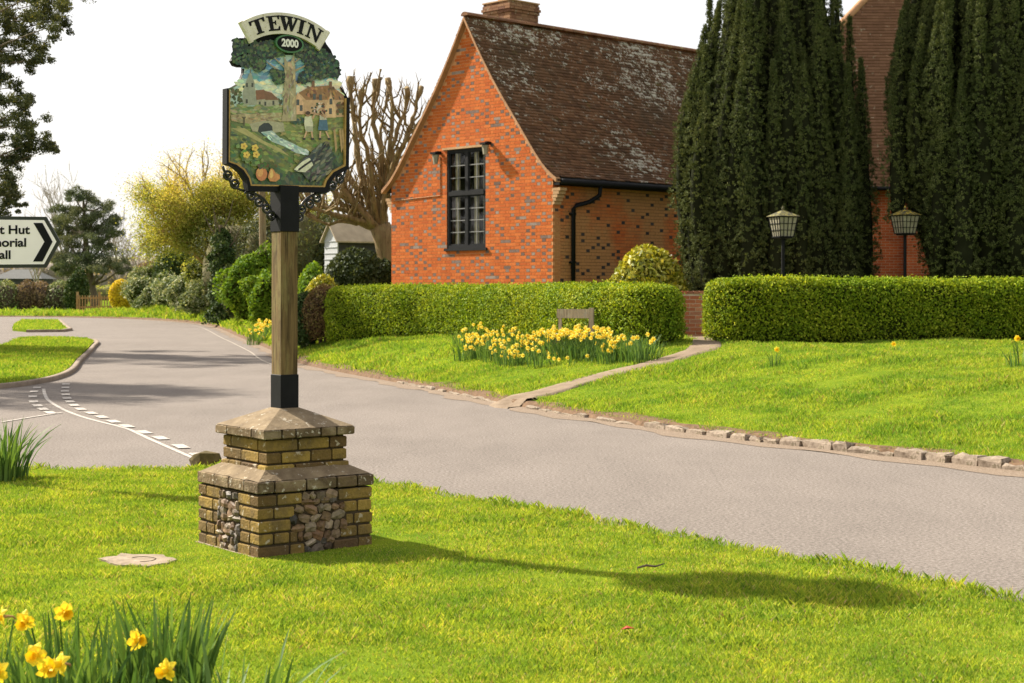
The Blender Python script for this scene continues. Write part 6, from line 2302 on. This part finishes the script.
IVY = 'pale variegated ivy mounds along the lane bank'
for k, (px, Y, r_, zt) in enumerate(((143, 93.5, .8, 2.4), (149, 91, 1.2, 2.1), (163, 88.5, 1.2, 1.9), (177, 86, 1.2, 1.85), (192, 82.5, 1.3, 2.1), (206, 78, 1.2, 1.9))):
    x = PX(px, Y)
    z0 = gz1(x, Y)
    bush('ivy_mound', 'pale variegated ivy mound in the row on the lane bank under the trees', 'ivy', (x, Y, z0 + (zt - z0) * .5), (r_, r_ * .8, (zt - z0) * .62), 3800, .12, .10, M['var_ivy_leaf'], None, 60 + k, .5, IVY, bottom=-.85, stem=False, k=46, sharp=24)
x, y = PX(152, 95), 95.
bush('brown_thicket', 'brown leafless thicket behind the pale ivy mounds on the lane bank', 'shrub', (x, y, 2.2), (1.2, 1., 1.1), 4200, .18, .05, M['brown_leaf'], plain('thicket_inner', (.09, .065, .05), .95), 71, .3, stem=True)
bush('laurel_shrub', 'bright green laurel shrub beside the telegraph pole', 'shrub', (PX(250, 57), 57., 1.75), (.85, .7, 1.05), 5200, .17, .075, M['laurel_leaf'], None, 31, .55, bottom=-.95, k=46, sharp=26)
bush('laurel_shrub', 'bright green leafy shrub lower and nearer than the laurel by the telegraph pole', 'shrub', (PX(266, 52), 52., 1.3), (.6, .5, .75), 3600, .15, .07, M['laurel_leaf'], None, 33, .55, bottom=-.95, k=46, sharp=26)
bush('mixed_shrub', 'dark green shrub between the ivy clad trunk and the laurel', 'shrub', (PX(236, 62), 62., 1.4), (.6, .6, .9), 2400, .13, .08, M['dark_leaf'], None, 35, .55, bottom=-.95, k=46, sharp=26)
bush('lime_shrub', 'low lime green leafing shrub below the yellow green tree', 'shrub', (PX(207, 81), 81., 2.2), (.9, .7, 1.1), 2600, .13, .08, M['lime_leaf'], None, 36, .4, bottom=-.9)

# pale daffodils on the bank by the pole
for k, (px, py) in enumerate(((256, 322), (262, 318), (268, 323), (261, 327), (270, 314), (264, 311))):
    Y = 45.5 + .6 * k
    x = PX(px, Y); z = gz1(x, Y)
    heads = [(x + rr.uniform(-.25, .25), Y + rr.uniform(-.2, .2), z + rr.uniform(.3, .5), math.pi + rr.uniform(-1.3, 1.3), rr.uniform(-.2, .2)) for _ in range(5)]
    clump('daffodil_clump', 'pale cream daffodil clump on the lane bank beside the oak post', 'pale daffodil clumps on the lane bank', x, Y, z, 40, .42, .025, heads, .28, 560 + k, .6, True, fsize=.11)

# telegraph pole
x, y = PX(264, 59), 59.
tp = thing('telegraph_pole', 'plain wooden telegraph pole behind the laurel shrubs', 'pole', (x, y, .5))
mb = MB()
mb.tube([(x, y, .2), (x - .12, y, 8.4)], [.14, .11], 10)
mb.build('pole', M['pole_wood'], tp)
mb = MB()
mb.bar((x - .75, y - .13, 8.1), (x + .5, y - .13, 8.1), .09, .1)
for q in (-.65, -.3, .1, .42):
    mb.lathe([(.03, 0), (.045, .05), (.02, .12)], (x - .12 + q, y - .13, 8.15), 8)
mb.build('crossarm', M['pole_wood'], tp)

# shed
sx, sy = PX(349, 54), 54.
shed = thing('garden_shed', 'small shed with a white boarded gable end behind the dark round bush', 'shed', (sx, sy, .6))
sa = np.array([.80, .60]); sb = np.array([-.60, .80])               # along its long side; across
sp = lambda u, v, z: (sx + sa[0] * u + sb[0] * v, sy + sa[1] * u + sb[1] * v, z)
o0 = -.70
zb_, ze, za = .5, 3.28, 3.78
gN = lambda u, z0=0: [sp(u, -.42, zb_), sp(u, .42, zb_), sp(u, .42, ze), sp(u, 0, za), sp(u, -.42, ze)]
mb = MB()
mb.prism(gN(o0), gN(o0 + .04))
for q in range(14):
    zz = zb_ + .1 + q * .2
    if zz < ze: mb.bar(sp(o0 - .012, -.42, zz), sp(o0 - .012, .42, zz), .02, .02)
mb.build('gable_end', M['shed_white'], shed)
mb = MB()
mb.prism([sp(o0 + .045, -.42, zb_), sp(2., -.42, zb_), sp(2., -.42, ze), sp(o0 + .045, -.42, ze)], [sp(o0 + .045, .42, zb_), sp(2., .42, zb_), sp(2., .42, ze), sp(o0 + .045, .42, ze)])
for q in range(14):
    zz = zb_ + .1 + q * .2
    if zz < ze: mb.bar(sp(o0 + .06, -.43, zz), sp(2., -.43, zz), .02, .02)
mb.build('side_boards', M['shed_dark'], shed)
mb = MB()
for s_ in (-1, 1):
    A0, A1 = sp(o0 - .12, 0, za + .05), sp(2.1, 0, za + .05)
    B0, B1 = sp(o0 - .12, s_ * .55, ze - .08), sp(2.1, s_ * .55, ze - .08)
    mb.prism([A0, A1, B1, B0], [(q[0], q[1], q[2] - .05) for q in (A0, A1, B1, B0)])
mb.build('roof', M['shed_roof'], shed)
bush('round_bush', 'dark glossy round bush in front of the white shed', 'shrub', (PX(357, 44), 44., 1.72), (.90, .9, 1.05), 5600, .11, .07, M['dark_leaf'], None, 81, .18, bottom=-.95)
bush('small_dark_bush', 'small dark bush squeezed between the round bush and the gable', 'shrub', (PX(384, 44.5), 44.5, 1.5), (.35, .5, .9), 2400, .11, .07, M['dark_leaf'], None, 82, .3, bottom=-.95)
bush('olive_shrub', 'loose yellowish green shrub between the oak post and the dark round bush', 'shrub', (PX(311, 43), 43., 1.35), (.42, .6, .85), 3000, .12, .06, M['laurel_leaf'], None, 83, .4, bottom=-.95)
bush('pale_shrub', 'low pale yellow green shrub close behind the clipped hedge end', 'shrub', (PX(322, 41), 41., 1.3), (.42, .5, .7), 2600, .11, .055, M['gold_leaf'], None, 84, .4, bottom=-.95)
bush('olive_thicket', 'brown green thicket seen behind the shed and beyond the oak post', 'shrub', (PX(318, 72), 72., 2.9), (2.1, 1.6, 2.1), 9000, .2, .10, M['olive_leaf'], None, 85, .35, bottom=-.9)
bush('olive_thicket', 'brown twiggy thicket under the yellow green tree, behind the telegraph pole', 'shrub', (PX(272, 70), 70., 2.7), (2.1, 1.6, 2.2), 9000, .2, .06, M['olive_leaf'], plain('thicket_olive', (.09, .08, .03), .95), 86, .6, bottom=-.9, k=46, sharp=22)

# scots pine beyond the gate
R_ = np.random.default_rng(63)
Y = 128.
pine = thing('pine_tree', 'dark spreading pine behind the wooden gate at the bend of the road', 'tree', (PX(93, Y), Y, 0))
mb = MB()
tk = [P(95, 306, Y), P(91, 286, Y), P(88, 262, Y), P(85, 235, Y), P(84, 210, Y), P(83, 193, Y)]
mb.tube(tk, [.42, .34, .27, .2, .12, .05], 9)
pads = []
for (px, py, w_, h_) in ((62, 211, 12, 9), (60, 222, 11, 8), (75, 198, 9, 9), (88, 196, 10, 9), (104, 206, 13, 10), (108, 218, 12, 9), (84, 212, 14, 9), (95, 228, 18, 8), (64, 240, 15, 9), (72, 232, 14, 9), (108, 236, 11, 8), (82, 246, 20, 9), (104, 250, 18, 10),
                         (66, 262, 16, 9), (88, 262, 22, 9), (112, 264, 16, 10), (76, 271, 16, 7), (98, 270, 18, 7), (56, 268, 9, 6), (120, 270, 9, 7), (86, 221, 16, 10), (74, 222, 12, 10), (96, 215, 12, 10), (70, 252, 14, 10), (94, 240, 16, 10), (112, 228, 10, 9), (66, 230, 10, 9), (84, 258, 18, 9)):
    dy = R_.uniform(-2.2, 2.2)
    c = P(px, py, Y + dy)
    pads.append((c, w_ / F * Y, h_ / F * Y))
    b = tk[min(5, max(1, int((300 - py) / 22)))]
    mb.tube([b, (b + c) / 2 + np.array([0, 0, -.2]), c], [.11, .08, .04], 5)
mb.build('trunk', M['bark'], pine)
parts_ = []
for k, (c, w_, h_) in enumerate(pads):
    for q in range(8):
        cc = c + R_.normal(size=3) * np.array([w_ * .55, w_ * .55, h_ * .36])
        parts_.append(shell_leaves(cc, (w_ * .46, w_ * .46, h_ * .40), 170, .20, .06, 600 + k * 7 + q, .1, .4, -1., -.3))
V, Fc = join(parts_)
fast('crown', V, Fc, M['pine_leaf'], pine)

# tall broadleaved evergreen whose branches hang in at the upper corner
R_ = np.random.default_rng(74)
Y = 40.
bt = (-17.0, 42.0)
big = thing('evergreen_tree', 'tall dark leaved tree whose ragged branches hang in above the road sign', 'tree', (*bt, 0))
mb = MB()
tk = [np.array([bt[0], bt[1], -.2]), np.array([bt[0] + .1, bt[1], 3.]), np.array([bt[0] - .1, bt[1], 6.]), np.array([bt[0] + .1, bt[1], 9.]), np.array([bt[0], bt[1], 10.2])]
mb.tube(tk, [.5, .4, .33, .25, .12], 10)
cl = []
for (px, py, r_) in ((16, 5, 15), (38, 4, 14), (58, 8, 13), (66, 18, 7), (30, 20, 12), (8, 24, 12), (52, 26, 9), (24, 40, 13), (42, 48, 10), (8, 50, 12), (40, 60, 8), (20, 62, 11), (6, 74, 11), (14, 88, 10), (28, 98, 6), (4, 100, 10), (22, 108, 6),
                     (30, 124, 11), (14, 126, 12), (42, 138, 10), (50, 147, 5), (26, 142, 9), (6, 136, 11), (24, 153, 6), (8, 158, 9), (12, 172, 7), (6, 182, 9), (12, 196, 8), (20, 205, 5), (4, 206, 8), (48, -12, 16), (15, -18, 18), (70, -14, 10)):
    cl.append((P(px, py, Y + R_.uniform(-2.0, 2.0)), r_ / F * Y))
for k in range(34):
    a = R_.uniform(0, 6.28); q = R_.uniform(1.2, 4.2); z = R_.uniform(2.6, 9.8)
    c = np.array([bt[0] + math.cos(a) * q * (1.2 - z / 26), bt[1] + math.sin(a) * q, z])
    if c[0] / c[1] > -.318 and c[2] < 9: continue
    cl.append((c, R_.uniform(.5, .85)))
for c, r_ in cl:
    h = np.clip(c[2] - np.linalg.norm(c[:2] - np.array(bt)) * .35, 1.5, 12.2)
    i = np.interp(h, [q[2] for q in tk], range(5)); i0 = min(3, int(i)); b = tk[i0] * (1 - i + i0) + tk[i0 + 1] * (i - i0)
    m = (b + c) / 2 + np.array([0, 0, .25])
    mb.tube([b, m + R_.normal(size=3) * .2, (m + c) / 2 + np.array([0, 0, .22]) + R_.normal(size=3) * .12, c], [.06, .035, .022, .01], 5)
mb.build('trunk', M['bark'], big)
parts_ = []
for k, (c, r_) in enumerate(cl):
    n = int(900 * (r_ / .3) ** 1.6)
    sub = 7
    for q in range(sub):
        cc = c + R_.normal(size=3) * r_ * .75
        parts_.append(shell_leaves(cc, (r_ * .6, r_ * .6, r_ * .5), min(int(n // sub * 1.5), 420), .078, .036, 700 + k * 7 + q, .05, .4, -1., .35))
V, Fc = join(parts_)
fast('crown', V, Fc, M['olive_leaf'], big)

# tree just outside the picture whose shadow lies across the junction
bt = (-13.2, 27.6)
tr2 = thing('roadside_tree', 'leafy roadside tree standing beyond the edge of the picture, shading the junction', 'tree', (*bt, 0))
R_ = np.random.default_rng(75)
mb = MB(); tips = []
mb.tube([(bt[0], bt[1], -.2), (bt[0], bt[1], 2.5), (bt[0] + .1, bt[1], 4.2)], [.26, .2, .16], 9)
for k in range(9):
    a = k * .7
    grow(mb, (bt[0] + .1, bt[1], 3.4 + .2 * (k % 4)), unit(np.array([math.cos(a), math.sin(a), .9])), 1.9, .09, 0, 2, tips, R_, .55, .03, .14, (2, 3), .6, 4, 6, .012)
mb.build('trunk', M['bark'], tr2)
V, Fc = tip_leaves([t for t in tips if t[0][0] / t[0][1] < -.345], 15000, .3, .15, .09, R_)
fast('crown', V, Fc, M['dark_leaf'], tr2)

# bare birch and grey winter trees beyond
R_ = np.random.default_rng(88)
for k, (px, Y, zt, lab) in enumerate(((66, 150, 12.5, 'tall bare pale birch rising behind the dark pine'), (118, 150, 9., 'bare grey winter tree just beyond the pine, under the yellow green tree'), (140, 140, 7.5, 'bare greyish thorn tree at the bend behind the pale ivy mounds'), (38, 175, 8.5, 'faint bare tree far beyond the road sign'))):
    x = PX(px, Y)
    root = thing('bare_tree', lab, 'tree', (x, Y, 0))
    mb = MB(); tips = []
    mb.tube([(x, Y, -.2), (x, Y, zt * .3)], [.2, .15], 6)
    for q in range(7):
        a = q * .9 + k
        grow(mb, (x, Y, zt * (.22 + .03 * q)), unit(np.array([math.cos(a) * .6, math.sin(a) * .6, 1.])), zt * .33, .09, 0, 3, tips, R_, .5, .05, .16, (2, 3), .62, 4, 5, .022)
    mb.build('limbs', M['grey_twig'], root)
# field hedge and gate at the bend
fh = thing('field_hedge', 'brown winter hedge with ivy along the far side of the road at the bend', 'hedge', (-33, 107, 0))
parts_, mi = [], []
for k in range(15):
    x = PX(78, 107) - k * 1.15 - .2
    c = (x, 107 + .3 * math.sin(k), 1.15)
    p1 = shell_leaves(c, (.95, .8, 1.05 + .12 * math.sin(k * 2.1)), 1500, .17, .08, 800 + k, .7, .3, -.95)
    p2 = core(c, (.95, .8, 1.05), 800 + k, .3, .78, 14, 8, -.95)
    parts_ += [p1, p2]
    mi += [1 if k % 4 in (0, 1) and k < 9 else 0] * len(p1[1]) + [2] * len(p2[1])
V, Fc = join(parts_)
fast('foliage', V, Fc, [M['brown_leaf'], M['var_ivy_leaf'], plain('field_hedge_inner', (.07, .05, .035), .95)], fh, mi)
x, Y = PX(76, 106), 106.
bush('ivy_mound', 'dark ivy bush between the brown field hedge and the wooden gate', 'ivy', (x, Y, 1.25), (.75, .7, 1.35), 3400, .16, .12, M['ivy_leaf'], None, 91, .25, bottom=-.92)
gate = thing('field_gate', 'low wooden paling gate between the field hedge and the lane', 'gate', (PX(98, 104), 104, .1))
mb = MB()
x0, x1 = PX(77, 104), PX(121, 104)
for k in range(17):
    x = x0 + (x1 - x0) * k / 16
    mb.box((x, 104, .72), (.07, .03, 1.0 if k < 9 else .95))
mb.build('palings', M['fence_wood'], gate)
for zz in (.45, 1.05):
    mb = MB()
    mb.box(((x0 + x1) / 2, 104.05, zz), (x1 - x0, .05, .1))
    mb.build('rail', M['fence_wood'], gate)
for x in (x0, (x0 + x1) / 2, x1):
    mb = MB()
    mb.box((x, 104.1, .75), (.14, .12, 1.4))
    mb.build('post', M['fence_wood'], gate)
bush('forsythia_bush', 'small bright yellow flowering forsythia at the bend of the lane', 'shrub', (PX(121, 100), 100., 1.3), (.78, .7, .95), 3400, .13, .09, M['yellow_flower'], plain('forsythia_inner', (.3, .2, .02), .95), 93, .3, bottom=-.9)
# far side of the field: pale hedge line and distant hills
for k, (x0, x1, Y, h, m_, lab) in enumerate(((-60, -18, 165, 1.9, M['lime_leaf'], 'pale yellow green hedge across the field behind the gate'), (-110, -25, 240, 5.5, M['grey_leaf'], 'pale brown winter wood along the far side of the field'))):
    root = thing('far_hedge' if k == 0 else 'far_wood', lab, 'hedge' if k == 0 else 'wood', ((x0 + x1) / 2, Y, 0))
    if k == 1: root['kind'] = 'stuff'
    parts_, mi = [], []
    x = x0
    while x < x1:
        hh = h * R_.uniform(.8, 1.15)
        c = (x, Y + R_.uniform(-1, 1), hh * .5)
        p1 = shell_leaves(c, (h * .75, h * .6, hh * .55), 500, h * .11, h * .06, 900 + len(parts_), .8, .3, -.95)
        p2 = core(c, (h * .75, h * .6, hh * .55), 900 + len(parts_), .3, .85, 12, 7, -.95)
        parts_ += [p1, p2]; mi += [0] * len(p1[1]) + [1] * len(p2[1])
        x += h * .7
    V, Fc = join(parts_)
    fast('foliage', V, Fc, [m_, plain('far_inner_%d' % k, (.13, .12, .05) if k == 0 else (.2, .17, .14), .95)], root, mi)
barn = thing('far_barn', 'low grey roofed barn far off behind the field hedge, under the road sign', 'barn', (PX(20, 210), 210, 0))
bx1, bx2 = PX(-6, 210), PX(40, 210)
mb = MB()
mb.box(((bx1 + bx2) / 2, 213, 1.5), (bx2 - bx1, 6, 3.2))
mb.build('wall', M['shed_dark'], barn)
mb = MB()
mb.prism([(bx1 - .4, 209.6, 3.05), (bx2 + .4, 209.6, 3.05), (bx2 - 1.5, 213, 4.3), (bx1 + 1.5, 213, 4.3)], [(bx1 - .4, 216.4, 3.05), (bx2 + .4, 216.4, 3.05), (bx2 - 1.5, 213.1, 4.3), (bx1 + 1.5, 213.1, 4.3)])
mb.build('roof', plain('barn_roof', (.13, .13, .125), .9, .05), barn)
rows = []
for Y, zz in ((330, -.2), (400, 6.5), (520, 11), (800, 16)):
    xs = np.linspace(-420, 420, 60)
    rows.append(np.stack([xs, np.full(60, Y), zz * (1 + .25 * np.sin(xs * .021 + Y) + .1 * np.sin(xs * .06))], 1))
sheet('hill', rows, M['hill'])

# ------------------------------------------------------------------ direction sign at the junction
Y = 13.0
ds = thing('direction_sign', 'white road direction sign with black chevron point, for the hut and memorial hall', 'road sign', (-5.35, Y, 0))
ex_ = (1, 0)
sz = lambda px, py, off=0.: (PX(px, Y), Y - off, CH - (py - HY) / F * Y)
BL = -64
outp = [(BL, 215.6), (46.5, 216.8), (60.5, 241.5), (46.5, 267.6), (BL, 268.6)]
mb = MB()
mb.prism([sz(*p, .012) for p in outp], [sz(*p, -.012) for p in outp])
brd = mb.build('sign_board', M['sign_back'], ds)
mb = MB()
inp = [(BL + 3, 219.2), (44.6, 220.2), (57, 241.6), (44.6, 264.2), (BL + 3, 265)]
mb.add([sz(*p, .0145) for p in inp], [tuple(range(5))])
mb.build('white_face', M['sign_white'], brd)
mb = MB()
mb.add([sz(*p, .017) for p in ((34, 223), (43, 223), (53.2, 241.8), (43, 261.6), (33.6, 261.6), (45, 241.8))], [(0, 1, 2, 5), (5, 2, 3, 4)])
mb.build('chevron', M['black'], brd)
mb = MB()
for body, xr, ym in (('Scout Hut', 30.6, 230.2), ('Memorial', 26.8, 243), ('Hall', 11.2, 255.2)):
    v, f = text_mesh(body, .100, .0028)
    sc = .104 / .100 * .93
    xm_ = max(q[0] for q in v)
    c = sz(xr, ym)
    mb.add([(c[0] + (q[0] - xm_) * sc * 1.16, Y - .0172, c[2] + q[1] * sc) for q in v], f)
mb.build('lettering', M['black'], brd)
for px in (-46, 4):
    if px > 0: continue
    mb = MB()
    x = PX(px, Y)
    mb.tube([(x, Y + .055, -.1), (x, Y + .055, 2.3)], .038, 12)
    mb.build('post', M['sign_post'], ds)
mb = MB()
mb.box((PX(-46, Y), Y + .02, 2.05), (.10, .02, .05)); mb.box((PX(-46, Y), Y + .02, 1.86), (.10, .02, .05))
mb.build('clamp', M['sign_post'], ds)
